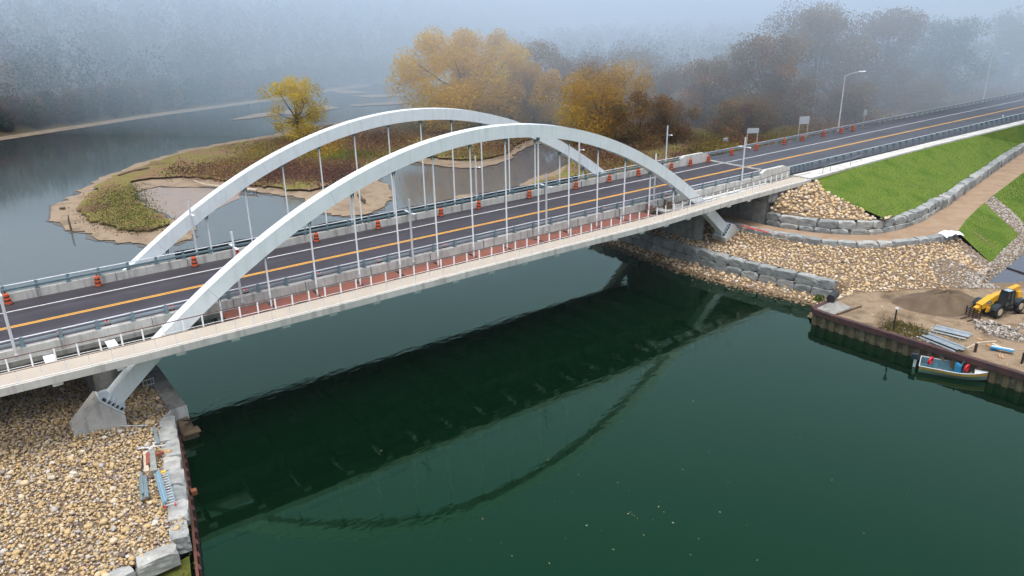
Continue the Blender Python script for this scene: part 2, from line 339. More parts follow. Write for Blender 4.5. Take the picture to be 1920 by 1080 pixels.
# ------------------------------------------------------------------ water and far country
def plane(name, x0, x1, y0, y1, z, m):
    mb = MB(); mb.add([(x0,y0,z),(x1,y0,z),(x1,y1,z),(x0,y1,z)], [(0,1,2,3)]); return tag(mb.build(name, m), kind='structure')
plane('river_bed', -1500, 1800, -600, 2600, -1.4, gravel_bed)
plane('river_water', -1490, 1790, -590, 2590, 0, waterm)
sandm = mat('wet_sand', rough=.7, ramp=[(.3,(.12,.08,.045)),(.42,(.20,.145,.09)),(.55,(.27,.20,.13)),(.68,(.16,.12,.06)),(.8,(.24,.19,.13))], scale=.30, bump=.08, bscale=2, detail=12)
mudm = mat('mud_flat', rough=.3, ramp=[(.3,(.20,.14,.10)),(.5,(.25,.19,.145)),(.7,(.16,.14,.12))], scale=.15, detail=10)
island_m = mat('island_ground', rough=.95, spec=.2, ramp=[(.30,(.15,.10,.055)),(.42,(.19,.115,.065)),(.52,(.16,.15,.035)),(.62,(.13,.07,.045)),(.75,(.22,.18,.07))], scale=.11, bump=.12, bscale=2.5, detail=10)
tipgrass = mat('island_grass', rough=.95, spec=.2, ramp=[(.3,(.19,.12,.06)),(.45,(.17,.14,.03)),(.6,(.13,.15,.02)),(.75,(.20,.13,.05))], scale=.35, bump=.12, bscale=3)
# island and flood plain in one sheet; its sandy rim is a lower, wider sheet
RIMN = [(97,387),(120,378),(137,369),(160,352),(208,327),(272,304),(335,284),(422,269),(510,254),(560,243),(640,228),(760,205)]
RIMS = [(95,410),(122,430),(160,438),(190,452),(235,456),(275,461),(330,458),(358,450),(368,432),(338,416),(310,410),(285,396),(262,376),(255,360),(300,350),(370,352),(440,352),(480,360),(522,366),(560,372),(590,385),(600,398),(640,407),(690,402),(722,388),(738,368),(728,350),(706,334),(740,316),(770,304),(800,309),(855,315),(905,315),(955,300),(978,283),(1000,272),(1040,266),(1072,280),(1075,300),(1040,322),(1000,334),(975,346)]
def jag(pts, amp, n=4):
    out = []
    for a, b in zip(pts, pts[1:]):
        for k in range(n):
            p = a.lerp(b, k/n)
            if k: p = p + Vector((random.uniform(-amp,amp), random.uniform(-amp,amp), 0))
            out.append(p)
    return out + [pts[-1]]
north = jag([P(a,b,0) for a, b in RIMN], .9, 6); south = jag([P(a,b,0) for a, b in RIMS], .6, 5)
farE = [V(61,36,0), V(55,30,0), V(52,25,0), V(66,21.5,0), V(420,22,0), V(1500,100,0), V(1500,900,0), V(420,420,0)]
shore_far = [V(250,300,0), V(165,215,0), V(135,186,0)]
def lift(pts, z): return [V(p.x, p.y, z) for p in pts]
rimz = north + shore_far[::-1] + farE[::-1] + south[::-1]
zone('sandy_shore', lift(rimz, .12), sandm)
wetm = mat('wet_margin', rough=.25, ramp=[(.3,(.05,.045,.03)),(.5,(.09,.075,.05)),(.7,(.13,.105,.075))], scale=.5, bump=.02)
def grow(pts, d, amp):
    out = []
    for i, p in enumerate(pts):
        a = pts[max(i-1,0)]; b = pts[min(i+1,len(pts)-1)]; t = (b-a).xy; t = t.normalized() if t.length > 1e-6 else Vector((1,0)); n = Vector((-t.y, t.x)); k = d*(.5+.5*math.sin(i*.9)+.35*math.sin(i*2.3))+random.uniform(-amp,amp)
        out.append(V(p.x+n.x*k, p.y+n.y*k, p.z))
    return out
zone('wet_margin', lift(grow(jag([P(a,b,0) for a, b in RIMN], .3, 6), .9, .25) + [V(140,150,0), V(52,82,0)] + grow(jag([P(a,b,0) for a, b in RIMS[:32]], .2, 6), -.8, .2)[::-1], .04), wetm)
TIP = [(150,390),(165,372),(185,350),(225,330),(280,312),(345,291),(430,275),(520,260),(570,250),(650,234),(765,211)]
TIPS = [(143,398),(160,415),(200,425),(240,437),(275,438),(300,430),(318,424),(300,405),(272,388),(250,360),(245,345),(290,338),(370,335),(440,345),(490,352),(530,358),(580,362),(620,350),(680,330),(715,318),(750,300),(790,296),(850,302),(905,303),(950,290),(970,272),(1000,262),(1045,257),(1082,275),(1085,300),(1050,332),(1010,342)]
nb_ = jag([P(a,b,0) for a, b in TIP], 1.1, 5); sb_ = jag([P(a,b,0) for a, b in TIPS], .8, 5)
zone('flood_plain', lift(nb_ + shore_far[::-1] + [V(p.x-2, p.y-2, 0) for p in farE[::-1][:-4]] + [V(420,22.5,0), V(66,22.5,0), V(54,26.5,0), V(57,31,0), V(64,37,0)] + sb_[::-1], .5), island_m)
0 and zone('island_grass', lift([P(a,b,0) for a, b in ((170,385),(195,352),(235,337),(262,345),(262,362),(278,390),(302,408),(312,424),(275,436),(215,428),(172,412),(158,398))], .53), tipgrass)
zone('mud_flat', lift(jag([P(a,b,0) for a, b in ((250,355),(320,343),(400,345),(455,352),(450,372),(400,395),(350,412),(320,408),(285,392),(262,372),(250,355))][:-1], .4), .035), mudm)
for pts in (((505,210),(560,206),(612,198),(640,203),(600,209),(540,216)), ((655,197),(700,194),(765,189),(790,193),(730,197),(660,200)), ((430,226),(480,214),(520,210),(530,214),(470,223)), ((660,180),(740,176),(770,179),(700,184)), ((612,168),(665,171),(700,176),(640,176))):
    zone('sand_bar', lift(jag([P(a,b,0) for a, b in pts], .5), .15), sandm)
zone('near_sand_spit', lift(jag([P(a,b,0) for a, b in ((968,352),(985,345),(1015,340),(1045,337),(1050,346),(1010,352),(980,357))], .4), .14), sandm)
zone('near_sand_shoal', lift(jag([P(a,b,0) for a, b in ((845,378),(860,366),(890,364),(905,372),(890,384),(860,388))], .3), .06), sandm)

# wooded hillside beyond the river
def shore_y(x):
    return np.interp(x, [-300,-60,-5,40,78,100,130,165,250,420,900], [60,140,170,190,201,212,222,240,300,430,800])
def hill_z(x, y):
    d = y - shore_y(x)
    z = np.where(d > 0, .3 + 2.0*np.minimum(d,8)/8 + 46*(1-np.exp(-np.maximum(d-8,0)/150)), .3+d*.08)
    return z + 1.5*np.sin(x*.03)*np.sin(y*.025)*(d > 20)
gx = np.concatenate([np.arange(-300,500,12), np.arange(500,1500,60)]); gd = np.concatenate([np.arange(-8,60,4), np.arange(60,900,30)])
X, D = np.meshgrid(gx, gd); Y = D + shore_y(X); Z = hill_z(X, Y)
mb = MB(); n1, n0 = X.shape
mb.add(np.stack([X.ravel(), Y.ravel(), Z.ravel()], 1).tolist(), [(i*n0+j, i*n0+j+1, (i+1)*n0+j+1, (i+1)*n0+j) for i in range(n1-1) for j in range(n0-1)])
forest_floor = mat('forest_floor', rough=.95, spec=.1, ramp=[(.3,(.05,.04,.025)),(.5,(.09,.065,.035)),(.7,(.06,.07,.03))], scale=.08)
tag(mb.build('hillside', forest_floor, smooth=True), kind='structure')
zone('far_beach', lift([V(x, float(shore_y(x))-9, 0) for x in range(-300,130,8)] + [V(x, float(shore_y(x))-2, 0) for x in range(122,-301,-8)], .1), sandm)

# ------------------------------------------------------------------ clouds of small faces: stones, leaves
def np_mesh(name, v, f, m, rnd=None, smooth=False, kind=None, parent=None):
    me = bpy.data.meshes.new(name); k = f.shape[1]
    me.vertices.add(len(v)); me.vertices.foreach_set('co', v.astype(np.float32).ravel())
    me.loops.add(f.size); me.loops.foreach_set('vertex_index', f.astype(np.int32).ravel())
    me.polygons.add(len(f)); me.polygons.foreach_set('loop_start', np.arange(0, f.size, k, dtype=np.int32))
    if smooth: me.polygons.foreach_set('use_smooth', np.ones(len(f), bool))
    me.materials.append(m); me.update(calc_edges=True)
    if rnd is not None:
        a = me.attributes.new('rnd', 'FLOAT', 'POINT'); a.data.foreach_set('value', rnd.astype(np.float32))
    o = bpy.data.objects.new(name, me); COL.objects.link(o)
    if parent is not None: o.parent = parent
    if kind: o['kind'] = kind
    return o
def ico(sub):
    bm = bmesh.new(); bmesh.ops.create_icosphere(bm, subdivisions=sub, radius=1)
    v = np.array([x.co for x in bm.verts]); f = np.array([[x.index for x in p.verts] for p in bm.faces]); bm.free(); return v, f
IV, IF = ico(2)
def stone_shapes(n, v, ang=.22):
    out = []
    for k in range(n):
        s = v*np.array([1, rng.uniform(.65,.95), rng.uniform(.5,.75)])
        for _ in range(7):
            d = rng.normal(size=3); d /= np.linalg.norm(d); c = rng.uniform(.45,.8)
            t = s@d; s = s - np.where(t > c, (t-c)*.85, 0)[:,None]*d
        out.append(s + rng.normal(0, .03, s.shape))
    return out
IV1, IF1 = ico(1)
SHAPES = stone_shapes(10, IV1); SHAPES2 = stone_shapes(10, IV)
def rotz(a):
    c, s = np.cos(a), np.sin(a); z = np.zeros_like(c); o = np.ones_like(c)
    return np.stack([np.stack([c,-s,z],-1), np.stack([s,c,z],-1), np.stack([z,z,o],-1)], -2)
def rotr(n):
    q = rng.normal(size=(n,4)); q /= np.linalg.norm(q, axis=1)[:,None]; w,x,y,z = q.T
    return np.stack([np.stack([1-2*(y*y+z*z),2*(x*y-z*w),2*(x*z+y*w)],-1), np.stack([2*(x*y+z*w),1-2*(x*x+z*z),2*(y*z-x*w)],-1), np.stack([2*(x*z-y*w),2*(y*z+x*w),1-2*(x*x+y*y)],-1)], -2)
def tilt(n, amt):
    a = rng.uniform(0, 2*np.pi, n); R1 = rotz(a)
    t = rng.normal(0, amt, n); c, s = np.cos(t), np.sin(t); z = np.zeros(n); o = np.ones(n)
    Rx = np.stack([np.stack([o,z,z],-1), np.stack([z,c,-s],-1), np.stack([z,s,c],-1)], -2)
    return Rx @ R1
def in_poly(x, y, poly):
    c = np.zeros(len(x), bool); n = len(poly)
    for i in range(n):
        x1, y1 = poly[i][0], poly[i][1]; x2, y2 = poly[(i+1)%n][0], poly[(i+1)%n][1]
        with np.errstate(divide='ignore', invalid='ignore'):
            h = ((y1 > y) != (y2 > y)) & (x < (x2-x1)*(y-y1)/(y2-y1+1e-12)+x1)
        c ^= h
    return c
def scatter(poly, step, bvh, jit=.5):
    xs = [p[0] for p in poly]; ys = [p[1] for p in poly]
    gx_, gy_ = np.meshgrid(np.arange(min(xs), max(xs), step), np.arange(min(ys), max(ys), step))
    x = gx_.ravel() + rng.uniform(-jit, jit, gx_.size)*step*1.6; y = gy_.ravel() + rng.uniform(-jit, jit, gx_.size)*step*1.6
    k = in_poly(x, y, poly); x, y = x[k], y[k]
    z = np.array([(lambda h: -99 if h is None else h)(hgt(bvh, a, b)) for a, b in zip(x, y)]); k = z > -50
    return np.stack([x[k], y[k], z[k]], 1)
def visible(p, margin=60):
    d = p - np.array(CAM); w = d@np.array(fw); a = 960 + FPX*(d@np.array(rt))/w; b = 540 - FPX*(d@np.array(up))/w
    return (w > 0) & (a > -margin) & (a < 1920+margin) & (b > -margin) & (b < 1080+margin)
def stones(name, pts, size, m, label, shapes=SHAPES, faces=IF1, lift_=.25):
    vs, fs, rn = [], [], []; o = 0; n = len(pts)
    which = rng.integers(0, len(shapes), n); R = tilt(n, .35); c = rng.random(n)
    for k in range(len(shapes)):
        i = np.where(which == k)[0]
        if not len(i): continue
        v = np.einsum('nij,vj->nvi', R[i], shapes[k])*size[i][:,None,None] + pts[i][:,None,:] + np.array([0,0,1])*(size[i]*lift_)[:,None,None]
        nv = v.shape[1]; vs.append(v.reshape(-1,3)); fs.append((faces[None] + (np.arange(len(i))*nv)[:,None,None] + o).reshape(-1,3)); o += len(i)*nv
        rn.append(np.repeat(c[i], nv))
    ob = np_mesh(name, np.concatenate(vs), np.concatenate(fs), m, np.concatenate(rn), smooth=True)
    return tag(ob, label, 'riprap', kind='stuff')
def ssize(n, a=.11, b=.17, big=.06, bigf=1.9):
    s = rng.uniform(a, b, n)*rng.choice([.75,1,1.25], n); k = rng.random(n) < big; s[k] *= bigf; return s

# left bank cobbles: the largest in view are things, the rest one mass
lb = bvh_of('left_bank'); lpoly = [(p.x, p.y) for p in LB[1:7]] + [(-16,-26),(-22,-28),(-34,-28),(-34,11),(-4.9,11)]
pts = scatter(lpoly, .20, lb); pts = pts[visible(pts)]
pts = pts[~((pts[:,0] > -12.0) & (pts[:,0] < -8.3) & (np.abs(pts[:,1]+7.9) < 1.1))]
pts2 = scatter(lpoly, .235, lb); pts2 = pts2[visible(pts2)]; pts2[:,2] += .1
sz = np.concatenate([ssize(len(pts), .085, .14, .03, 1.7), ssize(len(pts2), .075, .13, .05, 1.9)]); pts = np.concatenate([pts, pts2])
dist = np.linalg.norm(pts - np.array(CAM), axis=1); app = sz/dist; app[(pts[:,1] > -9)] = 0
order = np.argsort(-app); bigi, rest = order[:300], order[300:]
stones('cobble_riprap', pts[rest], sz[rest], stone_r, 'tan and grey cobbles covering the left river bank around the concrete arch footing')
cob = []
for k in range(10):
    mb = MB(); mb.add(SHAPES2[k].tolist(), IF.tolist()); o = mb.build('cobble', stone_1, smooth=True); cob.append(o)
for j, i in enumerate(bigi):
    o = cob[j] if j < 10 else cob[j % 10].copy()
    if j >= 10: COL.objects.link(o)
    o.location = Vector(pts[i]) + Vector((0,0,sz[i]*.35)); s = sz[i]*1.05; o.scale = (s,s,s); o.rotation_euler = (random.gauss(0,.2), random.gauss(0,.2), random.uniform(0,6.28))
    tag(o, 'one of the larger rounded cobbles lying on the left bank riprap', 'cobble', 'larger cobbles on the left bank')

# right bank rubble
sb = bvh_of('riverside_slope'); poly = [(p.x-.1, p.y) for p in SH[1:]] + [(50.6,-25.6)] + [(p.x, p.y) for p in BW[::-1][:-1]]
p1 = scatter(poly, .31, sb); wet = p1[:,2] < .12
n = len(p1); s1 = ssize(n, .13, .21, .08, 1.8)
stones('shore_riprap', p1[~wet], s1[~wet], stone_q, 'tan rubble between the lower armour stone wall and the water')
stones('waterline_riprap', p1[wet], s1[wet], stone_w, 'dark wet rubble along the waterline of the right bank')
rb = bvh_of('riprap_slope'); poly = [(p.x, p.y) for p in CW[1:]] + [(57.6,-25.6)] + [(p.x, p.y) for p in YC] + [(RC.x, RC.y)] + [(p.x, p.y) for p in Dp[::-1][:-1]]
p1 = scatter(poly, .30, rb); p1 = p1[~((p1[:,0] > 57.5) & (p1[:,0] < 61.5) & (np.abs(p1[:,1]+7.9) < 1.2))]
gs = ((p1[:,0]-RC.x)**2 + (p1[:,1]-RC.y)**2 < 9) | (np.hypot(p1[:,0]-69, p1[:,1]+31.5) < 3.2)
stones('slope_riprap', p1[~gs], ssize((~gs).sum(), .13, .20, .05, 1.6), stone_q, 'tan quarried rubble on the slope between path edge and lower stone wall')
qb = bvh_of('quay_corner'); p5 = scatter([(56.2,-24.0),(CW[-1].x,CW[-1].y),(57.6,-25.6),(57.2,-26.2),(55.4,-26.0),(51.2,-25.7),(52.5,-25.0)], .28, qb)
stones('quay_corner_riprap', p5, ssize(len(p5), .13, .22, .08, 1.6), stone_q, 'tan rubble filling the corner between stone wall end and quay')
tb = bvh_of('rubble_bank'); poly = [(p.x, p.y) for p in Fw[3:iF]] + [(p.x, p.y) for p in diag[::-1]] + [(p.x, p.y) for p in ROCKTOP[::-1]]
p2 = scatter(poly, .34, tb)
stones('abutment_riprap', p2, ssize(len(p2), .17, .28, .08, 1.5), stone_q, 'pale tan rubble heaped beside the right abutment below the lawn')
db = bvh_of('stone_drain', 'drain_bed', 'riprap_slope')
dpoly = [P(1846,380,3.8), strip_r[0], strip_r[1], strip_r[2], P(1960,440,.9), P(1919,475,.55), P(1888,503,.55), P(1852,529,.55), P(1876,541,1.5), P(1919,541,1.5), P(1930,560,1.5), P(1838,545,1.5), P(1800,540,1.5), RC, P(1895,455,1.4), P(1912,441,1.5), P(1880,412,2.6)]
p3 = scatter([(p.x, p.y) for p in dpoly], .24, db)
stones('drain_stones', np.concatenate([p3, p1[gs]]), ssize(len(p3)+gs.sum(), .10, .17, .03, 1.6), stone_g, 'pale grey crushed stone lining the drain beside the lower lawn')
plane_pool = MB(); pp = [P(1852,531,.62), P(1866,517,.62), P(1886,502,.62), P(1919,476,.62), V(104,-33,.62), V(104,-42,.62), P(1935,541,.62), P(1915,537,.62), P(1876,540,.62)]
plane_pool.add(pp, [tuple(range(len(pp)))])
poolm = mat('pool_water', (.06,.065,.08), .06)
tag(plane_pool.build('drain_water', poolm), kind='structure')
mb = MB(); mb.tube(P(1886,501,.7), P(1945,521,.7), .09); tag(mb.build('drain_pipe', black), 'black pipe laid across the still pool of the drain', 'pipe')

# ------------------------------------------------------------------ armour stones
BLK = []
for k in range(6):
    bm = bmesh.new(); bmesh.ops.create_cube(bm, size=1); bmesh.ops.subdivide_edges(bm, edges=bm.edges, cuts=4, use_grid_fill=True)
    rr = random.Random(k); cuts = []
    for _ in range(9):
        d = Vector((rr.choice((-1,1))*rr.uniform(.3,1), rr.choice((-1,1))*rr.uniform(.3,1), rr.choice((-1,1))*rr.uniform(.2,1))).normalized(); cuts.append((d, rr.uniform(.60,.76)))
    for ax in range(3):
        d = Vector((0,0,0)); d[ax] = rr.choice((-1,1)); d[(ax+1)%3] = rr.uniform(-.12,.12); d[(ax+2)%3] = rr.uniform(-.12,.12); cuts.append((d.normalized(), rr.uniform(.42,.48)))
    for v in bm.verts:
        for d, c in cuts:
            t = v.co.dot(d)
            if t > c: v.co -= d*(t-c)*.9
        v.co += Vector((rr.gauss(0,.012), rr.gauss(0,.012), rr.gauss(0,.012)))
    me = bpy.data.meshes.new('armour_stone'); bm.to_mesh(me); bm.free(); me.materials.append(armour); BLK.append(me)
def resample(pts, lens):
    d = [0]
    for a, b in zip(pts, pts[1:]): d.append(d[-1] + (b-a).length)
    def at_(s):
        for i in range(len(d)-1):
            if s <= d[i+1] or i == len(d)-2: return pts[i].lerp(pts[i+1], (s-d[i])/max(d[i+1]-d[i],1e-6))
    s = 0; out = []; 
    while s < d[-1]-.6:
        L_ = lens(); out.append((at_(s), at_(min(s+L_, d[-1])))); s += L_
    return out
def course(pts, z, h, w, where, group, lo=1.5, hi=2.3, skip=0):
    rows = resample(pts, lambda: random.uniform(lo, hi))[skip:]
    for j, (a, b) in enumerate(rows):
        o = bpy.data.objects.new('armour_stone', random.choice(BLK)); COL.objects.link(o)
        m_ = (a+b)/2; zz = z(m_) if callable(z) else z
        d = (b-a)
        o.location = (m_.x, m_.y, zz + h/2); o.rotation_euler = (random.gauss(0,.02), random.gauss(0,.025), math.atan2(d.y, d.x) + random.gauss(0,.03) + random.choice((0,math.pi)))
        o.scale = (d.xy.length*1.03, w*random.uniform(.92,1.08), h*random.uniform(.97,1.06))
        tag(o, where % ordn(j), 'armour stone', group)
base = [off(p, .25, .1) for p in BW]
course(base[::-1][:-1], .45, .95, 1.2, '%s block from the quay end in the lower course of the riverside armour stone wall', 'riverside armour stone wall')
course([off(p, .12, .05) for p in base[::-1][:-1]], 1.4, .95, 1.2, '%s block from the quay end in the upper course of the riverside armour stone wall', 'riverside armour stone wall', 1.6, 2.4)
course(Dp[2:], lambda p: 3.25, 1.0, 1.1, '%s grey block from the bridge along the river edge of the gravel path', 'armour stone kerb along the river side of the path')
e2 = [off(p, 0, 0) for p in Eb[3:]]; mid = [a.lerp(b, .5) for a, b in zip(Eb[3:], Fw[3:])]
mid[0] = V(65.6,-9.6,3.8)
course(mid[:8], 3.6, .75, 1.1, '%s block from the abutment in the bottom course of the wall above the path', 'armour stone wall above the path')
course([off(p, .15, .15) for p in mid[:8]], 4.3, .95, 1.1, '%s block from the abutment in the top course of the wall above the path', 'armour stone wall above the path', 1.6, 2.4)
course(mid[7:], 3.6, 1.45, 1.3, '%s block beyond the bend of the wall between the lawn and the path', 'armour stones between the lawn and the path', 1.6, 2.6)
course([V(-5.2,-9.2,0), V(-5.9,-12,0), V(-7.0,-18.2,0), V(-7.85,-22.2,0)], 1.25, 1.05, 1.15, '%s weathered block south of the bridge in the left bank river wall', 'armour stones edging the left bank', 1.6, 2.2)
for (a, b, t_) in ((V(-7.95,-22.3,0), V(-8.3,-24.2,0), 'tall grey corner block where the left bank wall turns'),
                   (V(-8.6,-24.7,0), V(-10.9,-24.75,0), 'pale grey block next to the corner of the left bank wall'),
                   (V(-11.0,-24.9,0), V(-13.1,-25.4,0), 'second grey block from the corner of the left bank wall'),
                   (V(-13.2,-25.5,0), V(-15.2,-26.1,0), 'grey block at the bottom edge of the left bank wall'),
                   (V(-15.3,-26.1,0), V(-17.3,-26.7,0), 'partly seen grey block farthest from the corner of the left bank wall')):
    o = bpy.data.objects.new('armour_stone', random.choice(BLK)); COL.objects.link(o); d = b-a
    o.location = ((a.x+b.x)/2, (a.y+b.y)/2, 1.68); o.rotation_euler = (0,0,math.atan2(d.y,d.x)); o.scale = (d.length*.97, 1.02, 1.05)
    tag(o, t_, 'armour stone', 'armour stones edging the left bank')

# ------------------------------------------------------------------ the bridge
ZD = 8.236; SP = 3.8237; YN, YF = -7.9, 7.1; XC = 6.5798*SP
def zu(x): return 18.584 - .1995*((x/SP) - 6.5798)**2
bridge = empty('arch_bridge', (0,0,0), 0, 'white twin arch bridge carrying the two lane road over the river', 'bridge')
XA, XB = -45.0, 73.0
mb = MB(); mb.box(((XA+XB)/2, -.15, ZD-.22), (XB-XA, 13.5, .36)); mb.build('deck_slab', conc_d, bridge)
mb = MB()
for y in (-5.6, 6.0): mb.box(((XA+XB)/2, y, ZD-1.02), (XB-XA, .5, 1.22))
mb.build('edge_girder', conc_d, bridge)
# walkway
WK = ZD-.14
wx = [-45,-14,-10,-5,1.3,6.2,23.7,42.3,52.4,62.8,68,71.5,73.2]
wi = [-7.6,-8.1,-8.35,-8.6,-8.75,-8.85,-8.9,-9.05,-8.9,-8.3,-7.7,-7.25,-7.1]
wox = [-45,-14,-7.5,1.3,7.4,20,33,43.5,50,56.8,67.7,73.2]; wou = [-10.4,-10.6,-10.95,-11.05,-11.1,-11.0,-11.05,-11.05,-10.6,-10.0,-9.75,-9.7]
xs = np.arange(-45, 73.3, 1.182)
inn = np.interp(xs, wx, wi); out = np.interp(xs, wox, wou)
ker = np.array([1,2,3,2,1])/9; inn[2:-2] = np.convolve(inn, ker, 'valid'); out[2:-2] = np.convolve(out, ker, 'valid')
mb = MB(); mb.prof(None, [[(x,o,WK-.12),(x,i,WK-.12),(x,i,WK),(x,o,WK)] for x, i, o in zip(xs, inn, out)]); mb.build('walkway', walkm, bridge)
mb = MB(); mb.prof(None, [[(x,o-.14,WK-.5),(x,o-.002,WK-.5),(x,o-.002,WK+.03),(x,o-.14,WK+.03)] for x, i, o in zip(xs, inn, out)])
mb.prof(None, [[(x,o,WK-.45),(x,o+.25,WK-.45),(x,o+.25,WK-.125),(x,o,WK-.125)] for x, i, o in zip(xs, inn, out)])
mb.build('fascia', conc_l, bridge)
fi = lambda x: float(np.interp(x, xs, inn)); fo = lambda x: float(np.interp(x, xs, out))
def railing(name, f, hr, post_h, mp, mrail, px, thin, cable):
    r = MB(); r.path([(x, f(x), WK+hr) for x in xs[::2]], .035 if not thin else .022, n=6); rl = r.build(name, mrail, bridge)
    lo = MB()
    for zz in cable: lo.path([(x, f(x), WK+zz) for x in xs[::2]], .018, n=5)
    if cable: lo.build('lower_rail', mp, rl)
    pm = None
    for x in px:
        if pm is None:
            m_ = MB(); m_.box((0,0,post_h/2), (.10 if not thin else .05, .09 if not thin else .04, post_h)); o = m_.build('post', mp, rl); pm = o
        else: o = pm.copy(); COL.objects.link(o); o.parent = rl
        o.location = (x, f(x), WK)
    return rl
px = np.arange(-15.2, 72.0, 1.36)
hwhite = mat('bright_white_paint', (.86,.88,.90), .4)
railing('inner_railing', lambda x: fi(x), .92, .90, hwhite, brown_rail, px, False, (.12,))
railing('outer_railing', lambda x: fo(x)+.06, .88, .86, hwhite, brown_rail, px+.3, True, (.1,))
# floor beams and brackets
for k in range(-11, 19):
    x = k*SP
    if x < XA+1 or x > 65: continue
    m_ = MB(); yo = fo(x)
    m_.hull([(x+s*.14, yy, zz) for s in (-1,1) for yy, zz in ((yo+.5, ZD-.75), (yo+.5, ZD-.5), (YF+.9, ZD-.42), (YF+.9, ZD-.75), (5.7, ZD-1.5), (-5.4, ZD-1.5))])
    fb_ = m_.build('floor_beam', mat('beam_underdeck_shade', (.10,.11,.12), .6), bridge)  # white steel beams coloured dark, the shade under the deck painted in
    MB().box((x, yo+.36, ZD-.86), (.62, .10, .34)).build('end_plate', hwhite, fb_)
# parapets
def parapet(y0, y1, side, x0, x1):
    m_ = MB()
    m_.prof(None, [[(x,y0,ZD-.3),(x,y1,ZD-.3),(x,y1-.03,ZD+.72),(x,y0+.03,ZD+.72)] for x in (x0, x1)])
    return bevel(m_.build('parapet', conc, bridge), .03)
pn = parapet(-6.72, -6.22, -1, XA, 67.2); pf = parapet(6.0, 6.42, 1, XA, 66.5)
for par, y, mr, zz in ((pn, -6.5, steel, (1.36, 1.02)), (pf, 6.2, teal, (1.36, 1.02))):
    a = MB(); a.path([(XA,y,ZD+zz[0]),(67,y,ZD+zz[0])], .05); a.build('top_rail', lightsteel, par)
    b = MB(); b.box(((XA+67)/2, y+(.06 if y < 0 else -.06), ZD+zz[1]), (67-XA, .12, .2)); bevel(b.build('rail_tube', mr, par), .04)
    pm = None
    for x in np.arange(-15, 66, 2.3):
        if pm is None:
            m_ = MB(); s = -1 if y < 0 else 1
            m_.hull([(dx, dy*s, z) for dx in (-.11,.11) for dy, z in ((-.12,0),(.16,0),(.05,.68),(-.06,.68))]); m_.box((0,0,.01), (.36,.34,.03))
            pm = m_.build('rail_post', teal, par); o = pm
        else: o = pm.copy(); COL.objects.link(o); o.parent = par
        o.location = (x, y, ZD+.72)
    m_ = MB()
    for x in np.arange(-40, 66, 5.9): m_.box((x, y, ZD+.2), (.02, .56, 1.06))
    m_.build('joint', mat('joint_filler', (.12,.12,.11), .9), par)
# teal second rail line on the far side
b = MB(); b.box(((XA+67)/2, 6.46, ZD+.9), (67-XA, .1, .16)); b.build('outer_rail_tube', teal, bridge)
for (x0, x1, y) in ((67.2, 73.1, -6.47), (66.5, 72.4, 6.21)):
    m_ = MB(); m_.prof(None, [[(x,y-.28,ZD-.3),(x,y+.28,ZD-.3),(x,y+.22,ZD+h),(x,y-.22,ZD+h)] for x, h in ((x0,1.0),(x0+.9,1.35),(x1-1.2,1.35),(x1,1.0))])
    m_.build('end_parapet', conc_l, bridge)
